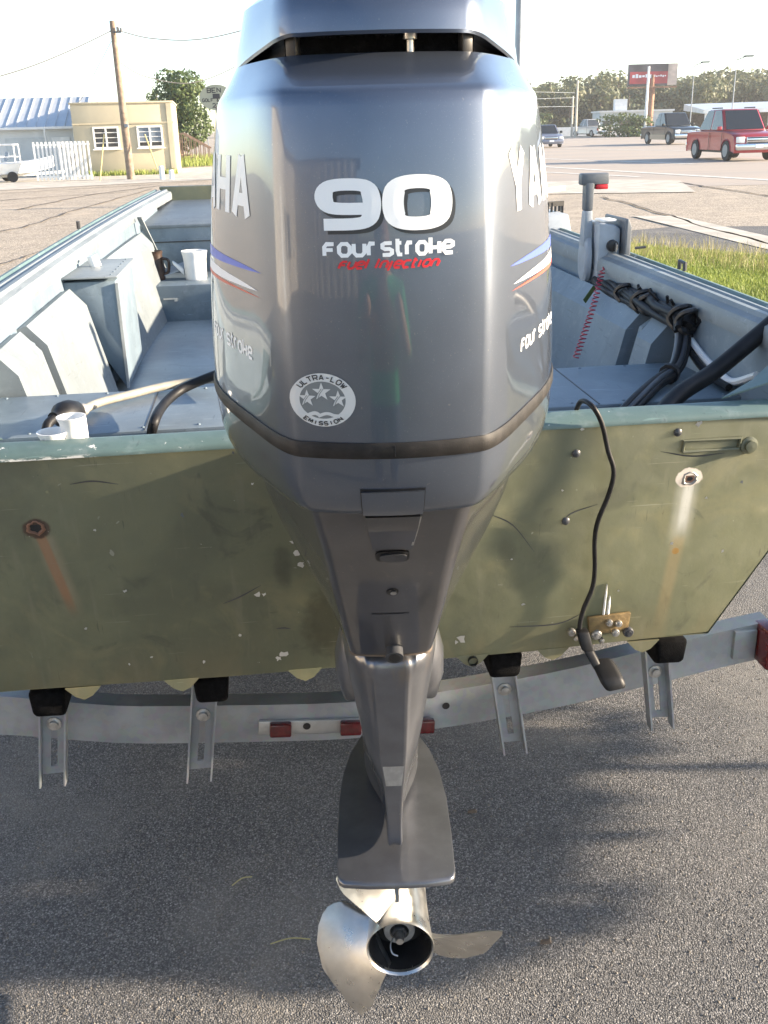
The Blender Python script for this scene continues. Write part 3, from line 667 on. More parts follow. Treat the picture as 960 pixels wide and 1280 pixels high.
# emission badge
bx, bz, rx_, rz_ = -.066, 1.452, .0325, .0272
def ring(mb, f, a0, a1, n=40):
    vs = []; fs = []
    for k in range(n):
        a_ = 2 * math.pi * k / n
        for s in (a0, (a0 + a1) / 2, a1): vs.append(f(bx + rx_ * s * math.cos(a_), bz + rz_ * s * math.sin(a_)))
    for k in range(n):
        l = (k + 1) % n
        for q in (0, 1): fs.append((3 * k + q, 3 * k + q + 1, 3 * l + q + 1, 3 * l + q))
    mb.add(vs, fs)
c = mm(); ring(c, rear(CB, .0009), .70, 1.0); badge = c.build('emission_badge', 'badge', motor)
c = mm(); ring(c, rear(CB, .0006), .01, .72); c.build('badge_field', 'g_decal', badge)
def star(cx, cz, r):
    mb = mm(); f = rear(CB, .0012); vs = [f(bx + cx, bz + cz)]
    for k in range(10):
        q = r if k % 2 == 0 else r * .40; a_ = math.pi / 2 + k * math.pi / 5; vs.append(f(bx + cx + q * math.cos(a_), bz + cz + q * math.sin(a_)))
    mb.add(vs, [(0, 1 + k, 1 + (k + 1) % 10) for k in range(10)]); mb.build('star', 'badge', badge)
    mb = mm(); f = rear(CB, .0015)
    for e in (-.0014, .0006): stroke(mb, [(bx + cx + r * .15 + e, bz + cz + r * .35), (bx + cx - r * .25 + e, bz + cz - r * .2), (bx + cx - r * .5 + e, bz + cz - r * .85)], False, .0006, .0006, f)
    mb.build('star_streak', 'g_decal', badge)
star(-.0005, .0085, .0095); star(-.0150, .0015, .0090); star(.0155, .0015, .0090)
c = mm(); f = rear(CB, .0013)
stroke(c, chaikin([(bx - .024, bz - .0135), (bx - .018, bz - .0175), (bx - .008, bz - .0125), (bx - .004, bz - .0150)], False, 2), False, .0035, .0038, f)
stroke(c, chaikin([(bx - .005, bz - .0165), (bx + .004, bz - .0125), (bx + .012, bz - .0160), (bx + .024, bz - .0150)], False, 2), False, .0035, .0032, f); c.build('ribbon', 'badge', badge)
def arc_text(s, a0, a1, rad, h, up):
    mb = mm(); f = rear(CB, .0014); n = len(s)
    for i, ch in enumerate(s):
        am = R(a0 + (a1 - a0) * (i + .5) / n); w = abs(R(a1 - a0)) / n * .70 * rad
        for closed, pts in SANS.get(ch, []):
            P = []
            for a, b in pts:
                th_ = am + (-(a - .5) * w / rad if up else (a - .5) * w / rad); rr = rad + (b - .5) * h * (1 if up else -1)
                P.append((bx + rr * math.cos(th_) * rx_, bz + rr * math.sin(th_) * rz_))
            stroke(mb, P, closed, .0011, .0011, f)
    return mb
arc_text('ULTRA-LOW', 146, 34, .855, .17, True).build('badge_lettering', 'k_decal', badge)
arc_text('EMISSION', 228, 312, .87, .13, False).build('badge_lettering', 'k_decal', badge)

# ------------------------------------------------------------------ the boat (boat frame: x starboard, y forward from the transom, z up)
def BZ(x, y, z):
    return RB.transposed() @ (G(x, y, z) - BO)
def BY(x, y, c):
    d = RB.transposed() @ ray(x, y); o = RB.transposed() @ (Vector((0, 0, 1.7)) - BO); return o + d * ((c - o.y) / d.y)
boat = thing('boat', 'olive flat-bottomed aluminium boat with blue-grey painted inside, on a trailer', 'boat', BO, TH)
def rake(z): return .12 * (1.19 - z)
def half(z, t, sx=1):   # outer hull half width at height z, t = 0 stern .. 1 bow
    w = .684 + (.782 - .684) * min(1, max(0, (z - .70) / .187)) if z < .887 else .782 + (.938 - .782) * (z - .887) / .403
    if sx < 0: w += .10 * min(1, max(0, (1.29 - z) / .40))
    return w * (1 - .18 * t ** 2.2)
LEN = 4.65
# transom plate
tp = [(-.784, .700), (-.30, .690), (.30, .690), (.684, .702), (.782, .887), (.905, 1.186), (-.915, 1.186), (-.880, .887)]
c = MB(); c.loft([[(x, rake(z) + e, z) for x, z in tp] for e in (0, .035)]); c.build('transom', 'olive', boat, bev=.004)
c = MB(); cs = [(-.002, 1.1805), (-.005, 1.1815), (-.0055, 1.187), (-.001, 1.193), (.034, 1.2035), (.046, 1.202), (.048, 1.185), (.042, 1.180)]
c.loft([[(x, y, z) for y, z in cs] for x in (-.915, -.6, -.3, 0, .3, .6, .915)]); c.build('transom_cap', 'teal', boat, 50)
for x0 in (-.588, -.398, -.155, .185, .353, .545):   # ends of the strakes under the bottom
    c = MB(); w = .034
    c.loft([[(x0 - w, y, .695), (x0 - w * .5, y, .676), (x0, y, .668), (x0 + w * .5, y, .676), (x0 + w, y, .695)] for y in (.058, .45, 3.6)]); c.build('strake', 'olive', boat, 50)
st = [0, .15, .35, .55, .75, .9, 1.0]
def keel(t): return .70 + (.0 if t < .55 else .40 * ((t - .55) / .45) ** 1.7)
c = MB(); c.loft([[(sx * half(.70, t, sx) * k, (rake(.70) if t == 0 else 0) + LEN * t * .985, keel(t)) for sx, k in ((-1, 1), (-1, .5), (1, .5), (1, 1))] for t in st], False, False, False); c.build('hull_bottom', 'olive', boat, 40)
for sx in (-1, 1):
    c = MB(); rows = []
    for t in st:
        kz = keel(t); gz = 1.285 + .09 * t; q = []
        for u in (0, .32, .7, 1.0):
            z = kz + (gz - kz) * u; zz = .70 + (1.29 - .70) * u
            q.append((sx * half(zz, t, sx), (rake(z) if t == 0 else 0) + LEN * t * (.985 + .015 * u), z))
        rows.append(q)
    c.loft(rows, False, False, False); c.build('hull_side', 'olive', boat, 40)
    # gunwale extrusion with ridges
    prof = [(.030, -.050), (.028, -.006), (.022, .004), (.010, .006), (.004, -.002), (-.004, -.002), (-.010, .004), (-.022, .006), (-.028, .000), (-.036, .000), (-.044, .008), (-.060, .009), (-.066, .000), (-.084, -.006), (-.090, -.018), (-.091, -.046)]
    gs = [i / 14 for i in range(15)]
    c = MB(); c.loft([[(sx * (half(1.29, t) + o), LEN * t - .004, 1.290 + .09 * t + h) for o, h in prof[:5]] for t in gs], False, False, False); c.build('gunwale_rim', 'teal', boat, 30)
    c = MB(); c.loft([[(sx * (half(1.29, t) + o), LEN * t - .004, 1.290 + .09 * t + h) for o, h in prof[4:]] for t in gs], False, False, False); c.build('gunwale', 'grey_in', boat, 25)
    # inner skin above the side panels
    c = MB(); c.loft([[(sx * (half(1.29, t) - .088), LEN * t + .075, 1.250 + .09 * t), (sx * (half(1.12, t) - .03), LEN * t + .075, 1.12 + .07 * t), (sx * (half(.86, t) - .03), LEN * t + .075, .86 + .05 * t)] for t in gs[:13]], False, False, False); c.build('inner_skin', 'blue_in', boat, 25)
    # sloping side panels with a folded upper edge
    for (y0, y1) in (((.70, .97), (1.04, 1.65), (2.24, 3.30)) if sx < 0 else ((.70, .80), (.88, 2.25), (2.31, 3.30))):
        c = MB(); rows = []
        for i in range(5):
            yy = y0 + (y1 - y0) * i / 4; t = yy / LEN; k = half(1.29, t) - .938; dz = .06 * t
            rows.append([(sx * (.862 + k), yy, 1.205 + dz), (sx * (.822 + k), yy, 1.218 + dz), (sx * (.775 + k), yy, 1.165 + dz), (sx * (.705 + k), yy, .885), (sx * (.705 + k), yy, .872)])
        c.loft(rows, False, False, False)
        for e in (0, -1):   # end flanges, folded back to the skin
            r0 = rows[e]; c.add([r0[0], r0[1], r0[2], r0[3], (sx * (.78), r0[0][1], .90)], [(0, 1, 2, 3, 4)])
        c.build('side_panel', 'grey_in' if sx < 0 else 'blue_in', boat, 25)
    for yy in ((1.005, 2.20) if sx < 0 else (.84, 2.28)):
        c = MB(); t = yy / LEN; k = half(1.29, t) - .938
        c.loft([[(sx * (.872 + k), y_, 1.24), (sx * (.80 + k), y_, 1.19), (sx * (.735 + k), y_, .90), (sx * (.79 + k), y_, .90)] for y_ in (yy - .012, yy + .012)]); c.build('rib', 'blue_in', boat, bev=.003)
    # corner gusset at the transom
    c = MB(); c.loft([[(sx * .655, .046, 1.2045 + e), (sx * .93, .012, 1.296 + e), (sx * .93, .24, 1.296 + e), (sx * .74, .10, 1.222 + e)] for e in (0, .005)]); c.build('corner_gusset', 'teal', boat, bev=.002)
# benches, floor, decks
c = MB(); c.box((0, 1.9, .875), (1.48, 2.6, .012)); c.build('floor', 'floor_in', boat)
c = MB(); c.box((0, .205, .90), (1.44, .25, .012)); c.build('well_floor', 'blue_in', boat)
c = MB(); c.loft([[(-.865, y, z), (.865, y, z), (.75, y, .88), (-.75, y, .88)] for y, z in ((.335, 1.128), (.69, 1.128))]); c.build('stern_bench', 'floor_in', boat, bev=.006)
c = MB(); c.loft([[(-.80, y, 1.045), (.80, y, 1.045), (.64, y, .87), (-.64, y, .87)] for y in (3.03, 3.50)]); fb = c.build('front_bench', 'blue_in', boat, bev=.006)
for x_ in (-.62, -.36): 
    c = MB(); c.box((x_, 3.026, .985), (.05, .008, .006)); c.box((x_ + .03, 3.026, .980), (.012, .010, .014)); c.build('hinge', 'alu', fb)
c = MB(); c.box((0, 3.478, 1.16), (1.56, .02, .23)); c.build('deck_face', 'blue_in', boat, bev=.003)
c = MB(); c.box((0, 3.466, 1.196), (1.56, .008, .004)); c.build('deck_face_seam', 'black', boat)
c = MB(); c.loft([[(-.80, 3.46, z), (.80, 3.46, z), (.70, 4.60, z + .05), (-.70, 4.60, z + .05)] for z in (1.262, 1.278)]); c.build('bow_deck', 'grey_in', boat, bev=.004)
c = MB(); c.loft([[(-.76, y, z), (.76, y, z), (.60, y - .25, 1.0), (-.60, y - .25, 1.0)] for y, z in ((4.60, 1.40), (4.66, 1.402))]); c.build('bow_plate', 'olive', boat, bev=.006)
for x_ in (-.70,):
    c = MB(); c.bar((-.745, 3.30, 1.33), (-.66, 3.42, 1.06), .03, .006); c.build('brace', 'grey_in', boat, bev=.002)
# wedge shaped box on the port side
sb = MB(); a0, b0 = 1.70, 2.17
sb.hexa([(-.668, a0, .895), (-.662, a0, .895), (-.662, b0, .895), (-.668, b0, .895), (-.868, a0, 1.252), (-.665, a0 + .0, 1.252), (-.665, b0, 1.262), (-.868, b0, 1.262)])
sbox = sb.build('storage_box', 'blue_in', boat, bev=.005)
c = MB(); c.box((-.768, 1.93, 1.266), (.225, .50, .006)); c.build('box_lid', 'grey_in', sbox, bev=.002)
c = MB(); c.tube([(-.762, 1.97, 1.268), (-.772, 1.97, 1.305)], .019, 14); c.build('filler_cap', 'pvc', sbox, 40)
c = MB(); c.box((-.6625, 1.70, 1.07), (.008, .012, .35)); c.build('corner_trim', 'alu', sbox)
# chips of missing paint and scrapes on the transom
rc = random.Random(17)
def flake(x, z, r, mat, name, sx=1., sz=1.):
    n = rc.randint(6, 9); P = []
    for k in range(n):
        an = 2 * math.pi * k / n; j = rc.uniform(.35, 1.25) * r; P.append((x + j * math.cos(an) * sx, rake(z + j * math.sin(an) * sz) - .0008, z + j * math.sin(an) * sz))
    MB().add(P, [tuple(range(n))]).build(name, mat, boat)
for px, pz, r_ in ((355, 826, .009), (349, 831, .006), (580, 806, .010), (574, 810, .005), (865, 524, .007), (722, 531, .004), (905, 690, .004), (160, 838, .003), (188, 828, .003), (300, 800, .004), (330, 745, .004), (316, 600, .003), (322, 745, .006), (371, 690, .009), (377, 705, .007), (366, 676, .006), (776, 742, .003), (640, 700, .003), (700, 610, .003), (255, 835, .004), (120, 660, .003)):
    q_ = BY(px, pz, .03); flake(q_.x, q_.z, r_, 'alu', 'paint_chip')
for px, pz in ((30, 840), (95, 790), (220, 640), (300, 560), (640, 560), (650, 760), (880, 620), (830, 680), (915, 600), (60, 610), (150, 740)):
    q_ = BY(px + rc.uniform(-12, 12), pz, .03); flake(q_.x, q_.z, rc.uniform(.0025, .005), rc.choice(('alu', 'greyp', 'olive')), 'paint_chip')
for pts in ([(279, 757), (300, 748), (326, 733)], [(345, 791), (355, 790), (364, 791)], [(610, 640), (640, 655), (668, 690)], [(700, 655), (712, 640), (745, 628)], [(90, 600), (118, 596), (150, 600)], [(820, 560), (860, 566), (900, 562)], [(640, 790), (700, 786), (735, 770)]):
    P = [BY(x, y, .03) for x, y in pts]; sp_ = spline(P, 6); vs = []; fs = []
    for i, q_ in enumerate(sp_):
        w = .0014 * math.sin(math.pi * (i + .6) / (len(sp_) + .2)) + .0002; vs += [(q_.x, rake(q_.z - w) - .0007, q_.z - w), (q_.x, rake(q_.z + w) - .0007, q_.z + w)]
        if i: fs.append((2 * i - 2, 2 * i, 2 * i + 1, 2 * i - 1))
    MB().add(vs, fs).build('scrape', 'plast', boat)
# rivets along the folded edges
rv = MB(); rv.lathe([(.0042, 0), (.0036, .0018), (.0016, .0028), (.0002, .003)], (0, 0, 0), 'Z', 8, False, True); r0 = rv.build('rivet', 'blue_in', boat, 60)
spots = []
for i in range(15): spots.append((-.80 + i * .115, .355, 1.1282)); spots.append((-.80 + i * .115, .67, 1.1282))
for i in range(12): spots.append((-.66 + i * .12, 3.045, 1.0452)); spots.append((-.70 + i * .12, 3.478, 1.2785))
for i in range(7): spots.append((-.855, 1.72 + i * .07, 1.2695)); spots.append((-.68, 1.72 + i * .07, 1.2695))
r0.location = spots[0]
for q_ in spots[1:]:
    r = r0.copy(); COL.objects.link(r); r.parent = boat; r.location = q_
for x_ in (-.45, .15, .52):
    c = MB(); c.box((x_, .512, 1.1284), (.003, .35, .0012)); c.build('bench_seam', 'plast', boat)
c = MB(); c.box((0, .3345, 1.015), (1.5, .0015, .004)); c.build('bench_face_seam', 'plast', boat)
for x_ in (-.30, .10): c = MB(); c.box((x_, 1.9, .882), (.006, 2.3, .004)); c.build('floor_rib', 'floor_in', boat, bev=.001)
# hardware on the transom
def on_t(x, z, e=0): return Vector((x, rake(z) - e, z))
for x_, z_, mt in ((-.617, 1.05, 'rust'), (.593, 1.063, 'anode')):
    c = MB(); p = on_t(x_, z_, .0); rr = random.Random(int(z_ * 1000)); n = 18; a1 = []; a2 = []; a3 = []
    for k in range(n):
        an = 2 * math.pi * k / n; j = rr.uniform(.85, 1.2); ca, sa = math.cos(an), math.sin(an)
        a1.append((p.x + .0165 * j * ca, p.y + .001, p.z + .0145 * j * sa)); a2.append((p.x + .0125 * j * ca, p.y - .0035, p.z + .011 * j * sa)); a3.append((p.x + .009 * j * ca, p.y + .0005, p.z + .008 * j * sa))
    c.loft([a1, a2, a3], True, False, False); c.build('old_bolt_hole', mt, boat, 60)
    c = MB(); c.add([(q_[0], q_[1] - .0012, q_[2]) for q_ in a3], [tuple(range(n))]); c.build('hole', 'rust' if x_ > 0 else 'black', boat)
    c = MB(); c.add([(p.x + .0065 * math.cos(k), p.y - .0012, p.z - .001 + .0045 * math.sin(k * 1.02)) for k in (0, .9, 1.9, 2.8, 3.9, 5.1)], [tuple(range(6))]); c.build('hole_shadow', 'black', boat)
for x_, z_ in ((.556, 1.16), (.365, 1.13), (.356, .99)):
    p = on_t(x_, z_); c = MB(); c.lathe([(.008, 0), (.008, -.003), (.005, -.006), (.001, -.0065)], p, 'Y', 10, False, True); c.build('screw', 'plast', boat, 40)
c = MB(); p = on_t(.70, 1.125); c.lathe([(.017, 0), (.017, -.004), (.011, -.006), (.011, -.013), (.001, -.014)], p, 'Y', 16, False, True); c.build('drain_fitting', 'olive', boat, 40)
c = MB(); c.tube([on_t(.570, 1.120, .002), on_t(.570, 1.142, .004), on_t(.680, 1.142, .004), on_t(.680, 1.120, .002), on_t(.570, 1.120, .002)], .0035, 6); c.build('weld_bead', 'olive', boat, 40)
c = MB(); p = on_t(.185, .684); c.lathe([(.010, -.012), (.010, .02)], p, 'Y', 14, False, False); c.lathe([(.010, .0), (.001, .0)], p, 'Y', 14, False, True); c.build('drain_plug', 'black', boat, 40)
for x_ in (-.82,):
    c = MB(); t = 2.6 / LEN; c.tube([(-(half(1.29, t) + .02), 2.6, 1.345), (-(half(1.29, t) + .02), 2.6, 1.375)], .008, 8); c.build('oarlock', 'plast', boat, 40)
c = MB(); c.tube([(.952, .95, 1.315), (.952, .95, 1.335), (.952, .985, 1.338), (.952, .985, 1.316)], .006, 8); c.build('tie_ring', 'plast', boat, 40)

# ------------------------------------------------------------------ things in and on the boat
for (q, r_, h, lab) in (((-.541, .075, 1.03), .0225, .205, 'taller white plastic tube holder standing behind the transom'), ((-.574, .066, 1.03), .0245, .182, 'shorter white plastic tube holder standing behind the transom')):
    t = bthing('rod_holder', lab, 'rod holder', q, 'white tube holders at the transom')
    c = MB(); c.lathe([(r_ * .92, 0), (r_ * .92, h - .03), (r_ * .95, h - .012), (r_ * 1.13, h - .003), (r_ * 1.15, h), (r_ * 1.05, h), (r_ * .86, h - .012), (r_ * .84, .03)], (0, 0, 0), 'Z', 28, False, False); c.build('tube', 'pvc', t, 40)
    c = MB(); c.box((r_ * .95, .004, h * .6), (.006, .014, h * .75)); c.build('bracket', 'pvc', t, bev=.002)
t = bthing('fuel_hose', 'tan fuel hose with a dark primer bulb lying along the stern bench', 'hose', (-.65, .5, 1.13))
hp = [BZ(x, y, z) for x, y, z in ((104, 512, 1.148), (125, 503, 1.142), (160, 494, 1.142), (200, 484, 1.142), (240, 477, 1.145), (275, 474, 1.16), (310, 480, 1.17))]
Q = Vector((-.65, .5, 1.13))
c = MB(Q); c.tube(spline(hp, 6), .0098, 10); c.build('tube', 'hose', t, 40)
b1, b2 = BZ(101, 513, 1.15), BZ(68, 522, 1.165); d = b2 - b1
c = MB(Q); c.tube([b1 + d * k for k in (0, .1, .22, .45, .7, .86, .93, 1.05)], [.012, .014, .024, .029, .027, .016, .012, .012], 16); c.build('primer_bulb', 'rubber2', t, 50)
c = MB(Q); c.tube([b1 - d * .12, b1 + d * .12], .0135, 14); c.build('hose_clamp', 'anode', t, 40)
c = MB(Q); c.tube(spline([b2, b2 + Vector((-.012, -.03, -.015)), b2 + Vector((-.01, -.06, -.08)), b2 + Vector((.0, -.09, -.16))], 5), .010, 10); c.build('fuel_line', 'rubber2', t, 40)
o = MB().tube(spline([BZ(290, 462, 1.22), BZ(258, 473, 1.20), BZ(225, 488, 1.18), BZ(203, 508, 1.165), BZ(192, 530, 1.15), BZ(188, 556, 1.09), BZ(186, 590, 1.0)], 6), .0105, 10).build('control_cable', 'rubber2', None, 40)
o.location = BO; o.rotation_euler = (0, 0, TH); o.data.transform(Matrix.Translation((.3, -.4, -1.1))); o.location = B((-.3, .4, 1.1)); tag(o, 'black cable arching from the motor down behind the port bench', 'cable')

t = bthing('pitcher', 'dark brown glazed pitcher standing on the front bench', 'pitcher', (-.69, 3.24, 1.045))
c = MB(); c.lathe([(.042, 0), (.046, .02), (.043, .08), (.038, .115), (.042, .135), (.039, .135), (.033, .11), (.03, .05)], (0, 0, 0), 'Z', 24, True, False); c.build('body', 'brown', t, 40)
c = MB(); c.tube(spline([(.038, -.01, .10), (.066, -.015, .09), (.062, -.015, .04), (.040, -.01, .025)], 6), .007, 8); c.build('handle', 'brown', t, 40)
c = MB(); c.loft([[(-.035, -.012, .055), (-.035, .012, .055), (-.035, .012, .075), (-.035, -.012, .075)], [(-.115, -.008, .105), (-.115, .008, .105), (-.115, .008, .118), (-.115, -.008, .118)]]); c.build('spout', 'brown', t, bev=.004)
t = bthing('bucket', 'white plastic bucket with a spout on the front bench', 'bucket', (-.50, 3.22, 1.045))
c = MB(); c.lathe([(.048, 0), (.051, .01), (.053, .085), (.056, .11), (.061, .128), (.060, .132), (.054, .128), (.048, .05)], (0, 0, 0), 'Z', 28, True, False); c.build('body', 'pvc', t, 40)
c = MB(); c.loft([[(-.055, -.02, .02), (-.055, .02, .02), (-.055, .02, .05), (-.055, -.02, .05)], [(-.105, -.015, .075), (-.105, .015, .075), (-.105, .015, .09), (-.105, -.015, .09)]]); c.build('spout', 'pvc', t, bev=.008)
o = MB().loft([[(-.05, -.03, 0), (.05, -.03, .03), (.06, .03, .06), (-.04, .03, .03)], [(-.05, -.03, .004), (.05, -.03, .034), (.06, .03, .064), (-.04, .03, .034)]]).build('scoop', 'lightp', None, bev=.002)
o.location = B((-.605, 3.25, 1.06)); o.rotation_euler = (0, 0, TH); tag(o, 'pale blue plastic scoop between the brown pitcher and white bucket', 'scoop')

# throttle control on the starboard gunwale
q = Vector((.86, 1.33, 1.20)); t = bthing('throttle_control', 'grey throttle control box with upright lever on the starboard gunwale', 'throttle', q)
def BX(x, y, c_):
    d = RB.transposed() @ ray(x, y); o_ = RB.transposed() @ (Vector((0, 0, 1.7)) - BO); return o_ + d * ((c_ - o_.x) / d.x)
c = MB(q); c.loft([[(.835, 1.33, 1.225), (.905, 1.33, 1.215), (.905, 1.33, 1.395), (.885, 1.33, 1.405), (.835, 1.33, 1.415)], [(.838, 1.47, 1.235), (.905, 1.47, 1.225), (.905, 1.47, 1.395), (.888, 1.47, 1.405), (.838, 1.47, 1.415)]]); c.build('housing', 'lightp', t, bev=.009)
c = MB(q); c.loft([[(.908, y_, 1.19), (.928, y_, 1.19), (.928, y_, 1.40), (.918, y_, 1.425), (.908, y_, 1.425)] for y_ in (1.30, 1.50)]); c.build('back_plate', 'greyp', t, bev=.005)
c = MB(q); c.box((.868, 1.372, 1.418), (.05, .06, .008)); c.build('switch', 'pvc', t, bev=.003)
c = MB(q); c.lathe([(.018, 0), (.017, -.012), (.012, -.014), (.001, -.014)], (.878, 1.330, 1.345), 'Y', 18); c.build('key_switch', 'black', t, 40)
c = MB(q); c.box((.884, 1.310, 1.342), (.004, .018, .022), 0, .4); c.build('key', 'bolt', t, bev=.001)
c = MB(q); c.lathe([(.016, 0), (.015, -.016), (.001, -.018)], (.872, 1.330, 1.272), 'Y', 16); c.build('stop_switch', 'black', t, 40)
# lever
c = MB(q)
secs = []
for k in range(24):
    a_ = 2 * math.pi * k / 24; secs.append((math.cos(a_), math.sin(a_)))
c.loft([[(.826 - e, 1.40 + cy * .042 * s, 1.300 + cz * .075 * s) for cy, cz in secs] for e, s in ((0, 1), (.012, 1), (.020, .85))]); c.build('lever_hub', 'lightp', t, 40)
c = MB(q); c.loft([[(.818 - w, 1.40 - l, z), (.818 + w, 1.40 - l, z), (.818 + w, 1.40 + l, z), (.818 - w, 1.40 + l, z)] for z, w, l in ((1.34, .016, .022), (1.44, .012, .017), (1.445, .012, .017))]); c.build('lever_base', 'lightp', t, bev=.004)
c = MB(q); c.loft([[(.818 - w, 1.40 - l, z), (.818 + w, 1.40 - l, z), (.818 + w, 1.40 + l, z), (.818 - w, 1.40 + l, z)] for z, w, l in ((1.445, .0125, .0175), (1.53, .014, .018))]); c.build('lever', 'greyp', t, bev=.004)
c = MB(q); c.box((.834, 1.40, 1.537), (.088, .036, .034)); c.build('grip', 'greyp', t, bev=.006)
c = MB(q); c.box((.856, 1.395, 1.514), (.038, .026, .014)); c.build('trigger', 'redp', t, bev=.003)
c = MB(q); c.tube([(.952, 1.33, 1.335), (.985, 1.33, 1.337)], .004, 8); c.build('bolt', 'plast', t, 40)
# stop lanyard: a coiled red cord
lp = [BY(757, 328, 1.30), BY(750, 350, 1.22), BY(744, 375, 1.12), BY(736, 400, 1.02), BY(728, 424, .94), BY(720, 447, .88)]
path = spline(lp, 60); cc = []
for i, p in enumerate(path):
    a_ = i * .50; r_ = .0085 if i > 30 else .003; cc.append(p + Vector((math.cos(a_) * r_, math.sin(a_) * r_, 0)))
o = MB().tube(cc, .0017, 5).build('stop_lanyard', 'lany', None, 40); o.data.transform(Matrix.Translation(-lp[0])); o.location = B(lp[0]); o.rotation_euler = (0, 0, TH); tag(o, 'coiled thin red cord hanging from the throttle box', 'lanyard')
o = MB().loft([[(-.006, 0, 0), (.006, 0, 0), (.006, .004, 0), (-.006, .004, 0)], [(-.012, 0, -.05), (.0, 0, -.055), (.0, .004, -.055), (-.012, .004, -.05)]]).build('lanyard_clip', 'leaf', None)
o.location = B(BY(744, 358, 1.20)); o.rotation_euler = (0, .5, TH); tag(o, 'small green clip hanging beside the coiled red cord', 'clip')
# console with a black rack
q = BY(700, 345, 2.0); q = Vector((q.x - .02, 2.0, 1.20)); t = bthing('console', 'pale blue metal console box behind the throttle lever', 'console', q)
w0 = BY(720, 322, 2.0); w1 = BY(714, 268, 2.0)
c = MB(q); c.hexa([(w0.x - .35, 2.0, w0.z), (w0.x, 2.0, w0.z), (w0.x, 2.3, w0.z), (w0.x - .35, 2.3, w0.z), (w1.x - .33, 2.03, w1.z), (w1.x, 2.03, w1.z), (w1.x, 2.28, w1.z), (w1.x - .33, 2.28, w1.z)]); c.build('body', 'lightp', t, bev=.008)
c = MB(q)
for i in range(5): c.box((w1.x - .075 + i * .018, 2.10 + i * .012, w1.z + .018), (.006, .012, .034))
c.box((w1.x - .035, 2.125, w1.z + .030), (.10, .008, .018), .35); c.build('rack', 'black', t)
c = MB(q); c.box((w1.x + .012, 2.16, w1.z - .05), (.008, .016, .16)); c.build('rack_leg', 'black', t)
c = MB(q); c.box((w1.x - .05, 1.997, w0.z + .06), (.018, .01, .012), .0, .0, .5); c.build('latch', 'black', t)
c = MB(q); c.bar((w1.x - .105, 2.12, w1.z), (w1.x - .112, 2.12, w1.z + .16), .006, .006); c.build('aerial', 'black', t)
c = MB(q); c.box((w0.x - .16, 2.15, (w0.z + 1.0) / 2 - .03), (.40, .25, w0.z - 1.06)); c.build('plinth', 'black', t)
# wiring loom along the starboard gunwale
def inboat(mb, name, mat, p0, label, cat, group=None, smooth=40):
    o = mb.build(name, mat, None, smooth); o.data.transform(Matrix.Translation(-Vector(p0))); o.location = B(p0); o.rotation_euler = (0, 0, TH); return tag(o, label, cat, group)
rnd = random.Random(3)
t0 = Vector((.82, .9, 1.2)); t = bthing('wiring_loom', 'thick tangle of taped black cables running along the starboard gunwale', 'cables', t0)
base = [(.85, 1.34, 1.225), (.842, 1.22, 1.232), (.832, 1.05, 1.240), (.824, .90, 1.244), (.820, .76, 1.246), (.822, .64, 1.246), (.815, .60, 1.225)]
for i in range(13):
    a_ = i * .7; pts = [(x + .018 * math.cos(a_ + j * .9) + rnd.uniform(-.006, .006), y + rnd.uniform(-.01, .01), z + .016 * math.sin(a_ + j * .9) + rnd.uniform(-.005, .005)) for j, (x, y, z) in enumerate(base)]
    c = MB(t0); c.tube(spline(pts, 6), rnd.choice((.007, .008, .0105)), 8); c.build('cable', 'rubber2', t, 50)
for y_, r_ in ((.90, .030), (.86, .026), (.64, .032), (.60, .028), (1.05, .024)):
    c = MB(t0); c.tube(spline([(.824 + r_ * math.cos(k * .8), y_ + .012 * math.sin(k * 2.1), 1.246 + r_ * math.sin(k * .8)) for k in range(9)], 3), .007, 6); c.build('cable_tie', 'black', t, 50)
for i in range(6):   # stubs of tied-up slack
    y_ = .95 - i * .05; c = MB(t0); c.tube([(.83, y_, 1.26), (.81 + rnd.uniform(-.02, .02), y_ + rnd.uniform(-.02, .02), 1.285)], .004, 6); c.build('cable_end', 'rubber2', t, 50)
t1 = Vector((.72, .5, 1.13)); t = bthing('cable_bundle', 'taped bundle of dark cables crossing the stern bench to the motor', 'cables', t1)
for i in range(6):
    dx, dz = .012 * math.cos(i * 1.05), .010 * math.sin(i * 1.05)
    pts = [(.818 + dx, .62, 1.232 + dz), (.80 + dx, .575, 1.190 + dz), (.755 + dx, .50, 1.156 + dz), (.67 + dx, .40, 1.150 + dz), (.585 + dx * 1.3, .30, 1.135 + dz), (.48 + dx, .19, 1.10 + dz), (.36 + dx, .08, 1.06)]
    c = MB(t1); c.tube(spline(pts, 6), (.0085, .007, .0075)[i % 3], 8); c.build('cable', ('rubber2', 'plast', 'rubber2', 'greyp', 'rubber2', 'rubber2')[i], t, 50)
c = MB(t1); c.tube([(.735, .478, 1.153), (.725, .466, 1.152)], .024, 10); c.build('cable_tie', 'black', t, 50)
c = MB(); c.tube(spline([(1.10, .40, 1.300), (1.02, .37, 1.322), (.94, .34, 1.318), (.85, .30, 1.272), (.74, .265, 1.205), (.64, .21, 1.172), (.55, .13, 1.125), (.45, .06, 1.07)], 6), .0185, 14); inboat(c, 'control_hose', 'rubber2', (.7, .25, 1.18), 'thick black corrugated hose leading from the gunwale to the motor', 'hose')
c = MB(); c.tube(spline([(.825, .66, 1.235), (.832, .60, 1.200), (.838, .52, 1.170), (.838, .44, 1.155), (.832, .36, 1.155), (.838, .27, 1.19)], 6), .0085, 8); inboat(c, 'white_cable', 'pvc', (.87, .5, 1.16), 'pale grey cable hanging beside the starboard side panel', 'cable')
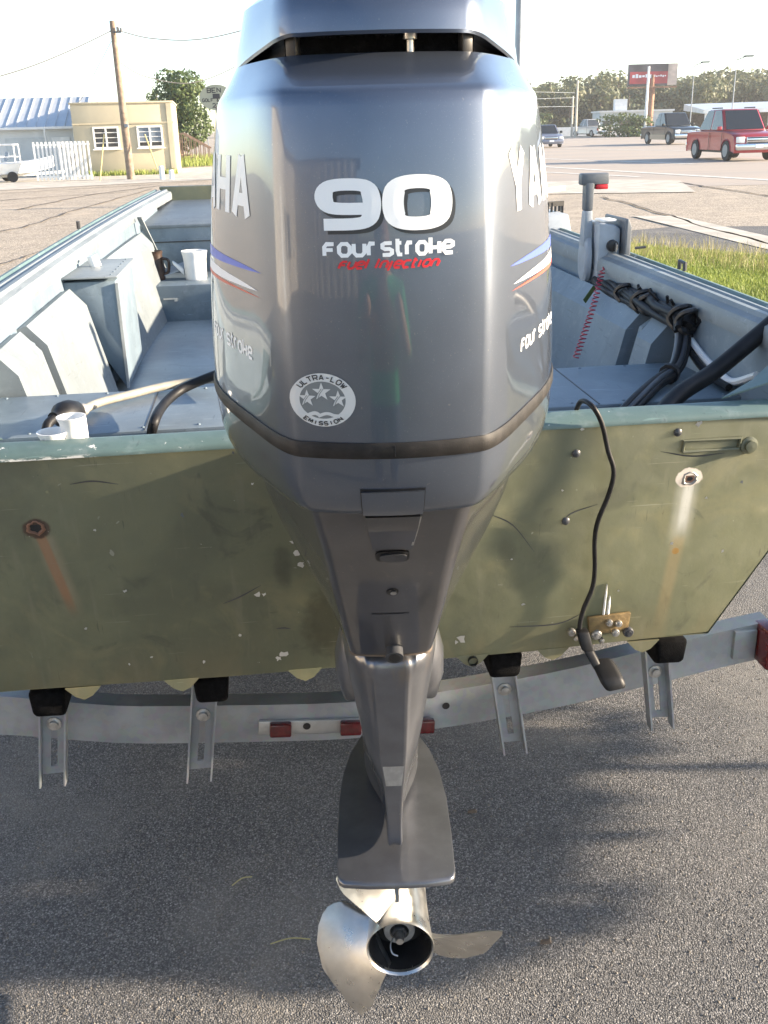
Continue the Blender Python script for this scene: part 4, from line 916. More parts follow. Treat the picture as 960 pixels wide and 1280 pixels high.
c = MB(); c.tube(spline([(.818, .66, 1.235), (.822, .60, 1.19), (.822, .52, 1.160), (.822, .44, 1.145), (.818, .35, 1.145)], 6), .0085, 8); inboat(c, 'dark_cable', 'rubber2', (.86, .5, 1.16), 'black cable running beside the pale grey cable on the starboard side', 'cable')
c = MB(); c.tube(spline([(.90, 1.29, 1.30), (.905, 1.24, 1.285), (.90, 1.18, 1.262), (.892, 1.13, 1.25)], 5), .008, 8); inboat(c, 'short_cable', 'pvc', (.9, 1.24, 1.27), 'short pale cable loop under the throttle box', 'cable')

# depth transducer hanging on its cable over the transom
q = Vector((.44, -.02, .66)); t = bthing('depth_transducer', 'black depth transducer with its cable and mounting board low on the transom', 'transducer', q)
cp = [(.372, .05, 1.19), (.378, .03, 1.222), (.386, -.012, 1.222), (.404, -.014, 1.19), (.420, -.010, 1.137), (.434, -.008, 1.095), (.428, -.006, 1.05), (.413, .002, .995), (.412, .012, .95), (.419, .022, .884), (.417, .026, .84), (.402, .030, .79), (.398, .030, .745), (.412, .022, .705)]
c = MB(q); c.tube(spline(cp, 6), .0048, 8); c.build('cable', 'rubber2', t, 50)
c = MB(q); c.loft([[(.440, rake(z) - e, z) for z in (0,)] for e in (0,)]) if False else None
c = MB(q); c.hexa([(.425, rake(.725) - .010, .725), (.505, rake(.725) - .010, .728), (.505, rake(.725) - .001, .728), (.425, rake(.725) - .001, .725), (.418, rake(.77) - .010, .768), (.507, rake(.77) - .010, .772), (.507, rake(.77) - .001, .772), (.418, rake(.77) - .001, .768)]); c.build('mounting_board', 'wood', t, bev=.002)
for x_, z_, r_, mt in ((.385, .738, .010, 'bolt'), (.415, .722, .008, 'bolt'), (.438, .727, .013, 'bolt'), (.441, .726, .007, 'plast'), (.478, .728, .010, 'bolt'), (.482, .750, .009, 'bolt'), (.462, .754, .009, 'bolt'), (.505, .727, .013, 'plast'), (.506, .727, .007, 'black'), (.395, .722, .006, 'bolt'), (.450, .712, .007, 'bolt')):
    c = MB(q); c.lathe([(r_ * .85, -.0), (r_ * .85, -.006), (r_ * .7, -.0085), (r_ * .4, -.0088), (r_ * .38, -.012), (.001, -.0122)], (x_, rake(z_) - .008, z_), 'Y', 12, True, True); c.build('screw', mt, t, 40)
for x_, z_, l_ in ((.452, .80, .07), (.461, .79, .04)):   # smears of sealant
    c = MB(q); c.loft([[(x_ - w, rake(z) - .003, z), (x_, rake(z) - .0055, z), (x_ + w, rake(z) - .003, z)] for z, w in ((z_ + l_ * .6, .0008), (z_ + l_ * .2, .0025), (z_ - l_ * .4, .003), (z_ - l_ * .9, .001))], False, False, False); c.build('sealant', 'pvc', t, 60)
c = MB(q); c.hexa([(.395, .000, .715), (.420, .000, .712), (.425, .030, .715), (.398, .030, .718), (.388, .012, .752), (.412, .012, .752), (.412, .035, .752), (.388, .035, .752)]); c.hexa([(.416, -.025, .680), (.436, -.025, .678), (.436, .0, .686), (.416, .0, .686), (.398, .002, .716), (.418, .002, .716), (.420, .028, .718), (.400, .028, .718)]); c.build('arm', 'rubber2', t, bev=.004)
c = MB(q); c.hexa([(.428, -.062, .652), (.474, -.058, .655), (.474, -.012, .668), (.426, -.012, .668), (.416, -.054, .676), (.464, -.052, .678), (.456, .004, .700), (.408, .004, .700)]); c.build('sensor_body', 'rubber2', t, bev=.009, seg=3)

# ------------------------------------------------------------------ boat trailer
q = Vector((0, .28, 0)); tr = bthing('boat_trailer', 'galvanised boat trailer with curved rear crossmember under the olive boat', 'trailer', q)
def cm(x):   # height of the crossmember's top edge
    pts = [(-1.1, .60), (-.82, .565), (-.57, .512), (-.30, .488), (-.07, .470), (.18, .478), (.44, .505), (.75, .560), (.84, .578), (1.0, .60)]
    for (x0, z0), (x1, z1) in zip(pts, pts[1:]):
        if x <= x1: return z0 + (z1 - z0) * (x - x0) / (x1 - x0)
    return pts[-1][1]
xs = [-1.05 + i * .0665 for i in range(31)]
sm = lambda x: (cm(x - .06) + cm(x) * 2 + cm(x + .06)) / 4
c = MB(q); c.loft([[(x, .28 + a_, sm(x) + b_) for a_, b_ in ((.05, 0), (0, 0), (0, -.098), (.05, -.098), (.05, -.092), (.006, -.092), (.006, -.006), (.05, -.006))] for x in xs if x <= .95]); c.build('crossmember', 'galv', tr, 30)
c = MB(q); c.box((.885, .30, sm(.885) - .045), (.055, .06, .075)); c.build('light_mount', 'galv', tr, bev=.003)
lm = MB(q); lm.hexa([(.915, .22, .495), (1.06, .22, .485), (1.06, .30, .485), (.915, .30, .495), (.915, .22, .590), (1.06, .22, .60), (1.06, .30, .60), (.915, .30, .590)]); lm.build('tail_light', 'redlens', tr, bev=.006)
for x0, tilt, zb in ((-.700, -.15, .385), (-.385, -.12, .362), (.297, .16, .357), (.648, .14, .386)):
    c = MB(q); z1 = .655; yb = .205
    def P(u, y, z, k=(.14 if x0 < 0 else -.15)): return (x0 + u + (z - .47) * k, y, z)
    w = .024; sl0, sl1 = .4, .78
    z0 = zb; zs0, zs1 = z0 + (z1 - z0) * .14, z0 + (z1 - z0) * .58
    # web with a slot, two flanges
    for (ua, ub, za, zc) in ((-w, w, z0 + .02, zs0), (-w, -.007, zs0, zs1), (.007, w, zs0, zs1), (-w, w, zs1, z1)):
        c.hexa([P(ua, yb, za), P(ub, yb, za), P(ub, yb + .004, za), P(ua, yb + .004, za), P(ua, yb, zc), P(ub, yb, zc), P(ub, yb + .004, zc), P(ua, yb + .004, zc)])
    for s_ in (-1, 1):
        u0, u1 = (s_ * w, s_ * (w + .004)); u0, u1 = min(u0, u1), max(u0, u1)
        c.hexa([P(u0, yb - .024, z0), P(u1, yb - .024, z0), P(u1, yb + .004, z0), P(u0, yb + .004, z0), P(u0, yb - .028, z1), P(u1, yb - .028, z1), P(u1, yb + .004, z1), P(u0, yb + .004, z1)])
    br = c.build('bunk_bracket', 'galv', tr)
    for zz, r_ in ((zs1 - .012, .010), (z1 - .065, .007)):
        c = MB(q); c.lathe([(r_ * 1.6, 0), (r_ * 1.6, -.002), (r_, -.003), (r_, -.011), (.001, -.012)], P(0, yb - .001, zz), 'Y', 10, False, True); c.build('bolt', 'bolt', br, 40)
    c = MB(q); xb = {-.700: -.667, -.385: -.345, .297: .263, .648: .621}[x0]
    c.loft([[(xb - .032, y_, .612 + e), (xb + .030, y_, .610 + e), (xb + .036, y_, .674), (xb - .036, y_, .676)] for y_, e in ((.085, .012), (.10, 0), (2.6, 0))]); c.build('bunk', 'carpet', tr, bev=.010, seg=3)
# light bar with red markers on the crossmember
c = MB(q); c.box((-.115, .2745, .418), (.30, .009, .036), 0, 0, .075); lb = c.build('marker_bar', 'alu', tr, bev=.002)
for x_ in (-.215, -.055, .115):
    c = MB(q); z_ = .4225 - .075 * (x_ + .115) ; z_ = .431 - .075 * (x_ + .215)
    c.box((x_, .262, z_ - .004), (.050, .020, .034), 0, 0, .07); c.build('marker_lens', 'redlens', tr, bev=.005)
for x_ in (-.155, .170):
    c = MB(q); c.lathe([(.009, 0), (.001, 0)], (x_, .2785 if x_ > 0 else .2685, .425 if x_ < 0 else .44), 'Y', 12, False, True); c.build('cable_hole', 'black', tr)
for sx in (-1, 1):   # main rails, fenders and wheels
    c = MB(q); c.loft([[(sx * .80 + a_, y_, z_ + b_) for a_, b_ in ((-.025, -.05), (.025, -.05), (.025, .05), (-.025, .05))] for y_, z_ in ((.33, .50), (1.2, .45), (3.2, .45))]); c.build('side_rail', 'galv', tr, bev=.003)
    c = MB(q); c.lathe([(.20, -.09), (.27, -.085), (.285, -.05), (.285, .05), (.27, .085), (.20, .09)], (sx * 1.06, 1.75, .285), 'X', 32); wh = c.build('wheel', 'tyre', tr, 40)
    c = MB(q); c.lathe([(.02, sx * .075), (.10, sx * .06), (.185, sx * .092)], (sx * 1.06, 1.75, .285), 'X', 24, True, True); c.build('rim', 'galv', wh, 40)
    c = MB(q); c.loft([[(sx * .94, 1.75 + .36 * math.cos(a_), .30 + .34 * math.sin(a_)), (sx * 1.18, 1.75 + .36 * math.cos(a_), .30 + .34 * math.sin(a_))] for a_ in [math.pi * k / 12 for k in range(13)]], False, False, False); c.build('fender', 'galv', tr, 40)

# ------------------------------------------------------------------ ground details on both sides
def patch(name, pts, z, mat): return structure(MB().sheet([(p.x, p.y) for p in pts], z).build(name, mat))
patch('pavement', [G(640, 243), G(870, 240), G(850, 226), G(780, 224), G(660, 228)], .004, 'conc')
patch('pavement', [G(790, 270), G(845, 270), G(1000, 304), G(1000, 322)], .004, 'conc')
patch('pavement', [G(-60, 241), G(270, 224), G(270, 208), G(-60, 226)], .000, 'conc')
for a_, b_, w in (((640, 206), (980, 226), .22), ((640, 197), (870, 205), .2), ((640, 213), (800, 221), .18), ((700, 186), (980, 190), .22)):
    p, q = G(*a_), G(*b_); n = (q - p).cross(Vector((0, 0, 1))).normalized() * w
    patch('road_marking', [p - n, q - n, q + n, p + n], .001, 'paint_w')
def crack(pts, w):
    P = [G(x, y) for x, y in pts]; rr = random.Random(len(pts) + int(P[0].x * 10)); Q = []
    for a_, b_ in zip(P, P[1:]):
        for k in range(8): Q.append(a_.lerp(b_, k / 8) + Vector((rr.uniform(-1, 1), rr.uniform(-1, 1), 0)) * w * 1.5)
    Q.append(P[-1]); vs = []; fs = []
    for i, p in enumerate(Q):
        d = (Q[min(i + 1, len(Q) - 1)] - Q[max(i - 1, 0)]).normalized(); n = Vector((-d.y, d.x, 0)) * w * rr.uniform(.5, 1.2); vs += [p - n, p + n]
        if i: fs.append((2 * i - 2, 2 * i - 1, 2 * i + 1, 2 * i))
    o = MB().add([(v.x, v.y, .004) for v in vs], fs).build('pavement_crack', 'crack'); structure(o)
crack([(-20, 337), (40, 318), (110, 292), (140, 283)], .025); crack([(-20, 292), (30, 284), (95, 262), (190, 236)], .035); crack([(20, 262), (110, 244), (200, 232)], .04); crack([(-20, 252), (60, 246), (160, 240)], .05); crack([(-20, 243), (100, 236), (260, 226)], .05); crack([(56, 283), (76, 281)], .03)
crack([(752, 246), (800, 258), (880, 283), (975, 308)], .04); crack([(850, 228), (900, 236), (975, 246)], .05)
kb = MB()
for a_, b_ in (((655, 243), (700, 238)), ((660, 173), (960, 166))):
    p, q = G(*a_), G(*b_); kb = MB(); kb.bar(p + Vector((0, 0, .06)), q + Vector((0, 0, .06)), .35, .14); structure(kb.build('kerb', 'conc'))

# grass verge on the right
rg = random.Random(11)
gp = [G(640, 350), G(1010, 420), G(1010, 326), G(900, 318), G(770, 306), G(690, 312)]
patch('verge', gp, .002, 'soil')
def inside(x, y, P):
    r = False; j = len(P) - 1
    for i in range(len(P)):
        if (P[i].y > y) != (P[j].y > y) and x < (P[j].x - P[i].x) * (y - P[i].y) / (P[j].y - P[i].y) + P[i].x: r = not r
        j = i
    return r
def blades(n, poly, hmin, hmax, wid, soft=0):
    vs = []; fs = []; x0, x1 = min(p.x for p in poly), max(p.x for p in poly); y0, y1 = min(p.y for p in poly), max(p.y for p in poly); k = 0
    while k < n:
        x, y = rg.uniform(x0, x1), rg.uniform(y0, y1)
        if not inside(x, y, poly): continue
        k += 1; h = rg.uniform(hmin, hmax); a_ = rg.uniform(0, 6.28); w = wid * rg.uniform(.6, 1.3); l = h * rg.uniform(.1, .7); la = rg.uniform(0, 6.28)
        dx, dy = math.cos(a_) * w, math.sin(a_) * w; b = len(vs)
        vs += [(x - dx, y - dy, 0), (x + dx, y + dy, 0), (x + dx * .6 + math.cos(la) * l * .3, y + dy * .6 + math.sin(la) * l * .3, h * .6), (x - dx * .6 + math.cos(la) * l * .3, y - dy * .6 + math.sin(la) * l * .3, h * .6), (x + math.cos(la) * l, y + math.sin(la) * l, h)]
        fs += [(b, b + 1, b + 2, b + 3), (b + 3, b + 2, b + 4)]
    return MB().add(vs, fs)
o = blades(38000, gp, .03, .085, .006).build('grass', 'grass', kind='stuff'); o['label'] = 'green grass verge beside the boat'; o['category'] = 'grass'
fp = [G(690, 318), G(1010, 352), G(1010, 322), G(900, 314), G(770, 302), G(690, 308)]
o = blades(1500, fp, .10, .26, .004).build('dry_grass', 'straw', kind='stuff'); o['label'] = 'tall dry grass stems along the far edge of the verge'; o['category'] = 'grass'

# loose stones and litter near the motor
vs = []; fs = []
for i in range(5200):
    x, y = rg.uniform(-1.3, 1.3), rg.uniform(1.45, 3.2); r_ = rg.uniform(.0016, .0042); b = len(vs); a_ = rg.uniform(0, 6.28)
    for k in range(4): vs.append((x + r_ * math.cos(a_ + k * 1.57) * rg.uniform(.7, 1.2), y + r_ * math.sin(a_ + k * 1.57) * rg.uniform(.7, 1.2), -.004))
    vs.append((x + r_ * rg.uniform(-.3, .3), y, -.004 + r_ * rg.uniform(.6, 1.1))); fs += [(b, b + 1, b + 4), (b + 1, b + 2, b + 4), (b + 2, b + 3, b + 4), (b + 3, b, b + 4)]
o = MB().add(vs, fs).build('loose_stones', 'stone', kind='stuff'); o['label'] = 'small loose stones on the asphalt'; o['category'] = 'gravel'
for (xa, ya), (xb, yb), lab in (((290, 1107), (315, 1096), 'short dry straw lying on the asphalt left of the leg'), ((338, 1180), (388, 1174), 'long pale straw lying on the asphalt left of the propeller')):
    p, q = G(xa, ya), G(xb, yb); md = (p + q) / 2 + Vector((.0, .006, .004)); o = MB(p).tube(spline([p, md, q], 4), .0016, 5).build('straw', 'straw', None, 40); o.location = p; tag(o, lab, 'straw')
for (xa, ya), lab in (((682, 1178), 'dark wood chip lying on the asphalt right of the propeller'), ((590, 1015), 'small dark chip on the asphalt right of the plate')):
    p = G(xa, ya); o = MB().hexa([(-.013, -.006, 0), (.012, -.004, 0), (.014, .004, 0), (-.01, .006, 0), (-.009, -.004, .006), (.008, -.003, .009), (.010, .003, .008), (-.008, .004, .005)]).build('wood_chip', 'bark'); o.location = p; tag(o, lab, 'wood chip')

# ------------------------------------------------------------------ trees
def leaves(n, blobs, size, rr, flat=.5):
    """n leaf clumps spread through ellipsoids (centre, radii)"""
    vs = []; fs = []; wt = [b[1].x * b[1].y * b[1].z for b in blobs]
    for (ctr, rad), w in zip(blobs, wt):
        for _ in range(max(8, int(n * w / sum(wt)))):
            while True:
                v = Vector((rr.uniform(-1, 1), rr.uniform(-1, 1), rr.uniform(-1, 1)))
                if .15 < v.length < 1: break
            v = v.normalized() * (v.length ** .45); p = ctr + Vector((v.x * rad.x, v.y * rad.y, v.z * rad.z))
            n_ = (v + Vector((rr.uniform(-1, 1), rr.uniform(-1, 1), rr.uniform(-.4, 1))) * .9).normalized(); u = n_.orthogonal().normalized(); u = Matrix.Rotation(rr.uniform(0, 6.28), 3, n_) @ u; w_ = n_.cross(u)
            s = size * rr.uniform(.55, 1.3); b = len(vs)
            vs += [p - u * s * .5, p + w_ * s * .28, p + u * s * .5 + n_ * s * .12, p - w_ * s * .28]; fs.append((b, b + 1, b + 2, b + 3))
    return MB().add(vs, fs)
def tree(name, label, base, h, w, n, size, mat, seed, cat='tree', trunk=.035, low=.25, nb=9, group=None):
    rr = random.Random(seed); t = thing(name, label, cat, base, 0, group); bl = []
    for i in range(nb):
        a_ = rr.uniform(0, 6.28); k = rr.uniform(0, .62); z = rr.uniform(low + .12, .88); s = rr.uniform(.24, .42) * (1 - .35 * z)
        bl.append((Vector((math.cos(a_) * k * w / 2, math.sin(a_) * k * w / 2, z * h)), Vector((s * w, s * w, s * h * .55))))
    leaves(n, bl, size, rr).build('crown', mat, t)
    c = MB(); c.tube([(0, 0, -.1), (h * .01, 0, h * .25), (-h * .01, h * .01, h * .55), (0, 0, h * .85)], [h * trunk, h * trunk * .75, h * trunk * .5, h * trunk * .1], 8)
    for b in bl[:6]: c.tube([(0, 0, h * rr.uniform(.25, .5)), b[0] * .6 + Vector((0, 0, b[0].z * .3)), b[0]], [h * trunk * .4, h * trunk * .25, h * trunk * .08], 6)
    c.build('trunk', 'bark', t, 40); return t
b0 = D(226, 188, 62); b0.z = 0
tree('tree', 'leafy green tree behind the tan building', b0, 5.2, 4.2, 5200, .26, 'leaf', 4, low=.05, nb=14)
b1 = D(198, 188, 66); b1.z = 0; tree('cedar_tree', 'dark pointed cedar tree close behind the tan building', b1, 4.9, 1.8, 1500, .2, 'leaf', 9, low=.2)
# far wood on the right: one mass of crowns
rr = random.Random(5); bl = []; tk = MB()
for i in range(230):
    Yt = rr.uniform(155, 195); Xt = rr.uniform(14, 92); h = rr.uniform(6.6, 9.2) * Yt / 175
    for k in range(5): bl.append((Vector((Xt + rr.uniform(-1.4, 1.4), Yt + rr.uniform(-2, 2), h * rr.uniform(.12, .88))), Vector((rr.uniform(1.2, 2.3), rr.uniform(1.6, 2.6), h * rr.uniform(.12, .22)))))
    tk.tube([(Xt, Yt, 0), (Xt + .2, Yt, h * .85)], [.2, .06], 6)
o = leaves(100000, bl, .80, rr).build('woodland', 'leaf_far', kind='stuff'); o['label'] = 'belt of mixed woodland across the horizon'; o['category'] = 'woodland'
o = tk.build('woodland_trunks', 'bark', kind='stuff'); o['label'] = 'trunks of the far woodland'; o['category'] = 'woodland'
for i, (x_, y_, Y, h, w, lab) in enumerate(((775, 160, 120, 2.6, 6.5, 'round green bush before the low white building'), (800, 160, 118, 2.2, 5.5, 'broad low bush beside the billboard post'), (678, 158, 150, 3.0, 3.0, 'small yellowing shrub at the road end'))):
    p = D(x_, y_, Y); p.z = 0; tree('bush', lab, p, h, w, 900, .4, 'leaf', 20 + i, 'bush', .02, 0, 9, 'bushes by the far road')
# unseen shrub right of the trailer, added and shaped to shade the asphalt
hd = thing('shade_shrub', 'clipped green shrub on bare stems beside the parking place', 'shrub', (4.6, 2.30, 0)); rr = random.Random(31)
hb_ = [(Vector((x_, y_, z_)), Vector((.20, .24, .16))) for x_ in (-.14, .14) for y_ in (-.50 + rr.uniform(-.05, .05), -.17, .15, .48 + rr.uniform(-.05, .08)) for z_ in (1.27 + rr.uniform(-.06, .06), 1.48 + rr.uniform(-.04, .06))]
leaves(4600, hb_, .085, rr).build('foliage', 'leaf_shrub', hd)
c = MB(); c.tube([(0, 0, 0), (.01, -.01, .6), (0, 0, 1.12)], [.026, .02, .016], 8)
for y_ in (-.42, -.14, .14, .42): c.tube([(0, 0, 1.08), (0, y_ * .5, 1.16), (.03, y_, 1.3)], [.014, .010, .005], 6)
c.build('stems', 'bark', hd)

# ------------------------------------------------------------------ buildings on the left
YB = R(9)
def wall_frame(x, y, Y): p = D(x, y, Y); p.z = 0; return p
p0 = wall_frame(98, 218, 46); bw = thing('tan_building', 'small flat-roofed tan stucco building with two white windows', 'building', p0, YB)
W_, H_, DP = 4.28, 2.92, 7.0
c = MB(); c.box((W_ / 2, DP / 2, H_ / 2), (W_, DP, H_)); c.build('wall', 'tan', bw, bev=.02)
c = MB(); c.box((W_ / 2, DP / 2, H_ + .03), (W_ + .10, DP + .10, .07)); c.build('parapet_cap', 'tan', bw, bev=.01)
c = MB(); c.box((W_ / 2, -.012, 2.12), (W_ + .02, .05, .05)); c.build('string_course', 'tan', bw)
c = MB(); c.box((W_ - .16, -.02, H_ / 2 + .1), (.20, .05, H_ - .25)); c.build('corner_pilaster', 'tan', bw)
for x0, mat in ((.86, 'glass_d'), (2.72, 'blind')):
    c = MB(); ww, wh, z0 = 1.02, .82, 1.14
    for (cx, cz, sx, sz) in ((x0, z0, .07, wh), (x0 + ww, z0, .07, wh), (x0 + ww / 2, z0, .07, wh)): c.box((cx, -.03, cz + wh / 2), (sx, .07, sz))
    c.box((x0 + ww / 2, -.03, z0), (ww + .07, .07, .07)); c.box((x0 + ww / 2, -.03, z0 + wh), (ww + .07, .07, .07)); wf = c.build('window', 'trimw', bw)
    c = MB(); c.box((x0 + ww / 2, -.05, z0 - .06), (ww + .2, .12, .05)); c.build('sill', 'trimw', wf)
    for i in range(2):
        for j in range(4):
            c = MB(); c.box((x0 + ww * (.25 + .5 * i), -.012, z0 + wh * (j + .5) / 4), (ww / 2 - .08, .02, wh / 4 - .035)); c.build('pane', mat if not (mat == 'blind' and j == 0) else 'glass_d', wf)
        for j in (1, 2, 3):
            c = MB(); c.box((x0 + ww * (.25 + .5 * i), -.025, z0 + wh * j / 4), (ww / 2 - .06, .03, .028)); c.build('glazing_bar', 'trimw', wf)
# long white shed with a metal roof
p1 = wall_frame(-80, 214, 50); p1 = p0 + Vector((-7.6, .9, 0)); sh = thing('white_shed', 'long white shed with a ribbed metal roof beside the tan building', 'shed', p1, YB)
SW, SE = 7.7, 2.05
c = MB(); c.box((SW / 2, 3.5, SE / 2), (SW, 7, SE)); c.build('wall', 'white_w', sh)
for i in range(19):
    xa = -.3 + i * .42; c = MB(); c.hexa([(xa, -.35, SE - .03), (xa + .385, -.35, SE - .03), (xa + .385, -.35, SE + .01), (xa, -.35, SE + .01), (xa, 3.6, SE + 1.30), (xa + .385, 3.6, SE + 1.30), (xa + .385, 3.6, SE + 1.34), (xa, 3.6, SE + 1.34)]); c.build('roof_panel', 'metroof', sh)
    c = MB(); c.hexa([(xa + .385, -.36, SE - .03), (xa + .42, -.36, SE - .03), (xa + .42, -.36, SE + .06), (xa + .385, -.36, SE + .06), (xa + .385, 3.6, SE + 1.30), (xa + .42, 3.6, SE + 1.30), (xa + .42, 3.6, SE + 1.39), (xa + .385, 3.6, SE + 1.39)]); c.build('roof_seam', 'metroof', sh)
c = MB(); c.box((SW / 2 + .1, -.40, SE - .03), (SW + .6, .10, .10)); c.build('gutter', 'trimw', sh)
c = MB(); c.box((6.55, -.02, .82), (.80, .05, 1.62)); dr_ = c.build('door', 'trimw', sh)
c = MB(); c.box((6.55, -.05, 1.22), (.22, .02, .16)); c.build('door_pane', 'glass_d', dr_)
c = MB(); c.box((5.0, -.02, .85), (1.7, .05, 1.55)); c.build('door', 'pale', sh)
for x_ in (5.95, 7.55): c = MB(); c.tube([(x_, -.42, SE - .05), (x_, -.30, 0)], .04, 8); c.build('downpipe', 'trimw', sh, 40)
c = MB(); c.box((7.0, -.25, .62), (.30, .30, .36)); c.build('meter_box', 'greyp', sh)
# white gate panels
for x_, w, lab in ((48, 2.0, 'white slatted gate beside the parked white boat'), (80, 1.15, 'white slatted gate against the tan building')):
    p = wall_frame(x_, 226, 41.5); t = thing('gate', lab, 'gate', p, YB, 'white gates before the shed'); n = int(w / .16); hgt = 1.42
    for i in range(n + 1): c = MB(); c.box((i * .155, 0, hgt / 2 + .05), (.075, .02, hgt)); c.build('slat', 'trimw', t)
    for z_ in (.18, 1.36): c = MB(); c.box((n * .155 / 2, .03, z_), (n * .155 + .1, .03, .07)); c.build('rail', 'trimw', t)
# small white boat parked by the gate
p = wall_frame(22, 222, 42.5); t = thing('small_white_boat', 'small white boat with a tube frame parked by the shed', 'boat', p, R(-60)); zb = .55
c = MB(); c.loft([[(-w, y, zb + e), (-w * .8, y, zb - .40 + e), (w * .8, y, zb - .40 + e), (w, y, zb + e), (w * .9, y, zb + .02 + e), (-w * .9, y, zb + .02 + e)] for y, w, e in ((-1.3, .62, .15), (-.4, .66, .15), (.6, .55, .2), (1.2, .30, .30), (1.5, .06, .38))]); c.build('hull', 'trimw', t, 40)
c = MB()
for sx in (-1, 1):
    for y_ in (-.7, .1): c.tube([(sx * .5, y_, zb + .1), (sx * .45, y_, zb + .85)], .03, 6)
    c.tube([(sx * .45, -.7, zb + .85), (sx * .45, .1, zb + .85)], .03, 6); c.tube([(sx * .5, -.7, zb + .4), (sx * .47, .1, zb + .4)], .025, 6)
for y_ in (-.7, .1): c.tube([(-.45, y_, zb + .85), (.45, y_, zb + .85)], .03, 6)
c.build('tube_frame', 'trimw', t, 40)
c = MB(); c.box((0, -.3, zb + .40), (.6, .04, .35), 0, -.3); c.build('windscreen', 'blind', t)
c = MB(); c.bar((0, -1.2, .20), (0, 1.9, .30), .08, .1); c.tube([(-.5, -.3, .2), (.5, -.3, .2)], .05, 8); c.bar((0, 1.5, .3), (-.2, 1.7, 0), .05, .05); c.bar((0, 1.5, .3), (.25, 1.7, 0), .05, .05); c.build('stand', 'trimw', t)
for sx in (-1, 1): c = MB(); c.lathe([(.12, -.06), (.2, -.05), (.2, .05), (.12, .06)], (sx * .6, -.3, .2), 'X', 16); c.build('wheel', 'tyre', t, 40)
# utility pole with wires
pb = G(164, 224); pole = thing('utility_pole', 'weathered wooden utility pole before the tan building', 'utility pole', pb)
tp_ = D(140, 26, pb.y) - pb
c = MB(); c.tube([(0, 0, 0), tp_ * .5, tp_], [.16, .135, .10], 12); c.build('post', 'pole', pole, 40)
c = MB(); q = tp_ * .93; c.box(q + Vector((.16, -.1, 0)), (.30, .06, .06)); c.tube([q + Vector((.2, -.1, 0)), q + Vector((.2, -.1, .18))], .05, 8); c.tube([q + Vector((.32, -.1, 0)), q + Vector((.32, -.1, .14))], .04, 8); c.build('insulator', 'wire', pole, 40)
c = MB(); c.box(tp_ * .35 + Vector((.1, -.15, 0)), (.14, .1, .12)); c.build('fuse_box', 'lamp_pole', pole)
def cable(name, pts, r_, label, cat='overhead wire', mat='wire', group='overhead wires'):
    o = MB(pts[0]).tube(spline(pts, 10), r_, 5).build(name, mat, None, 60); o.location = pts[0]; return tag(o, label, cat, group)
Yp = pb.y
cable('overhead_wire', [D(140, 38, Yp), D(90, 62, Yp - 2), D(30, 86, Yp - 4), D(-60, 112, Yp - 6)], .022, 'overhead wire running left from the pole top')
cable('overhead_wire', [D(147, 38, Yp), D(190, 48, Yp + 1), D(250, 49, Yp + 2), D(320, 33, Yp + 3), D(420, 0, Yp + 4)], .022, 'overhead wire running right from the pole top')
cable('overhead_wire', [D(145, 75, Yp), D(180, 95, Yp + 1), D(235, 104, Yp + 2), D(285, 88, Yp + 3), D(330, 60, Yp + 4)], .018, 'lower overhead wire sagging right across the tree')
cable('overhead_wire', [D(139, 52, Yp), D(118, 92, Yp + 2), D(104, 120, Yp + 5), D(88, 140, Yp + 8)], .012, 'thin service wire dropping from the pole to the shed roof')
for (xa, ya), (xb, yb), lab in (((130, 168), (125, 226), 'yellow guy wire guard left of the utility pole'), ((181, 168), (197, 212), 'yellow guy wire guard right of the utility pole')):
    p, q = D(xb, yb, Yp - .5), D(xa, ya, Yp); o = MB(p).tube([p, q], .026, 8).build('guy_guard', 'yellow', None, 40); o.location = p; tag(o, lab, 'guy guard', 'yellow guy guards')
p = D(92, 116, 55); o = MB(p).tube([D(119, 106, 55) - Vector((0, 0, .2)), D(122, 131, 50)], .02, 6).build('roof_mast', 'lamp_pole', None, 40); o.location = p; tag(o, 'thin mast above the tan building roof', 'mast')
for x_, y0, y1, lab in ((203, 207, 224, 'white bollard beside the road, left one'), (215, 212, 224, 'short white bollard beside the road, right one')):
    p = G(x_, y1); t_ = D(x_, y0, p.y).z; o = MB().lathe([(.10, 0), (.10, t_ - .03), (.06, t_), (.001, t_)], (0, 0, 0), 'Z', 14).build('bollard', 'trimw', None, 40); o.location = p; tag(o, lab, 'bollard', 'white bollards')
# steps with a railing, chain fence
p = G(224, 206); t = thing('wooden_steps', 'wooden steps with a sloping handrail right of the tan building', 'steps', p, R(5))
for i in range(5): c = MB(); c.box((.15 + i * .30, .8, .62 - i * .13), (.32, 1.2, .05)); c.build('tread', 'railw', t)
for y_ in (.2, 1.4):
    c = MB(); c.bar((-.2, y_, 1.62), (.35, y_, 1.62), .07, .09); c.bar((.35, y_, 1.62), (1.75, y_, .82), .07, .09); c.build('handrail', 'railw', t)
    for i in range(8): xx = -.1 + i * .25; zt = 1.6 if xx < .35 else 1.62 - (xx - .35) * .57; c = MB(); c.box((xx, y_, zt / 2), (.05, .05, zt)); c.build('baluster', 'railw', t)
c = MB(); c.box((-.15, .8, .32), (.5, 1.3, .62)); c.build('landing', 'railw', t)
p = G(244, 202); t = thing('chain_fence', 'low chain-link fence beside the wooden steps', 'fence', p, R(4))
for i in range(5): c = MB(); c.tube([(i * .8, 1, 0), (i * .8, 1, 1.35)], .03, 8); c.build('post', 'lamp_pole', t, 40)
for z_ in (.15, 1.32): c = MB(); c.tube([(0, 1, z_), (3.2, 1, z_)], .02, 6); c.build('rail', 'lamp_pole', t, 40)
wp = [G(212, 210), G(275, 207), G(275, 200), G(220, 200)]
o = blades(2600, wp, .12, .55, .02).build('weeds', 'grass', kind='stuff'); o['label'] = 'bright weeds beside the wooden steps'; o['category'] = 'weeds'
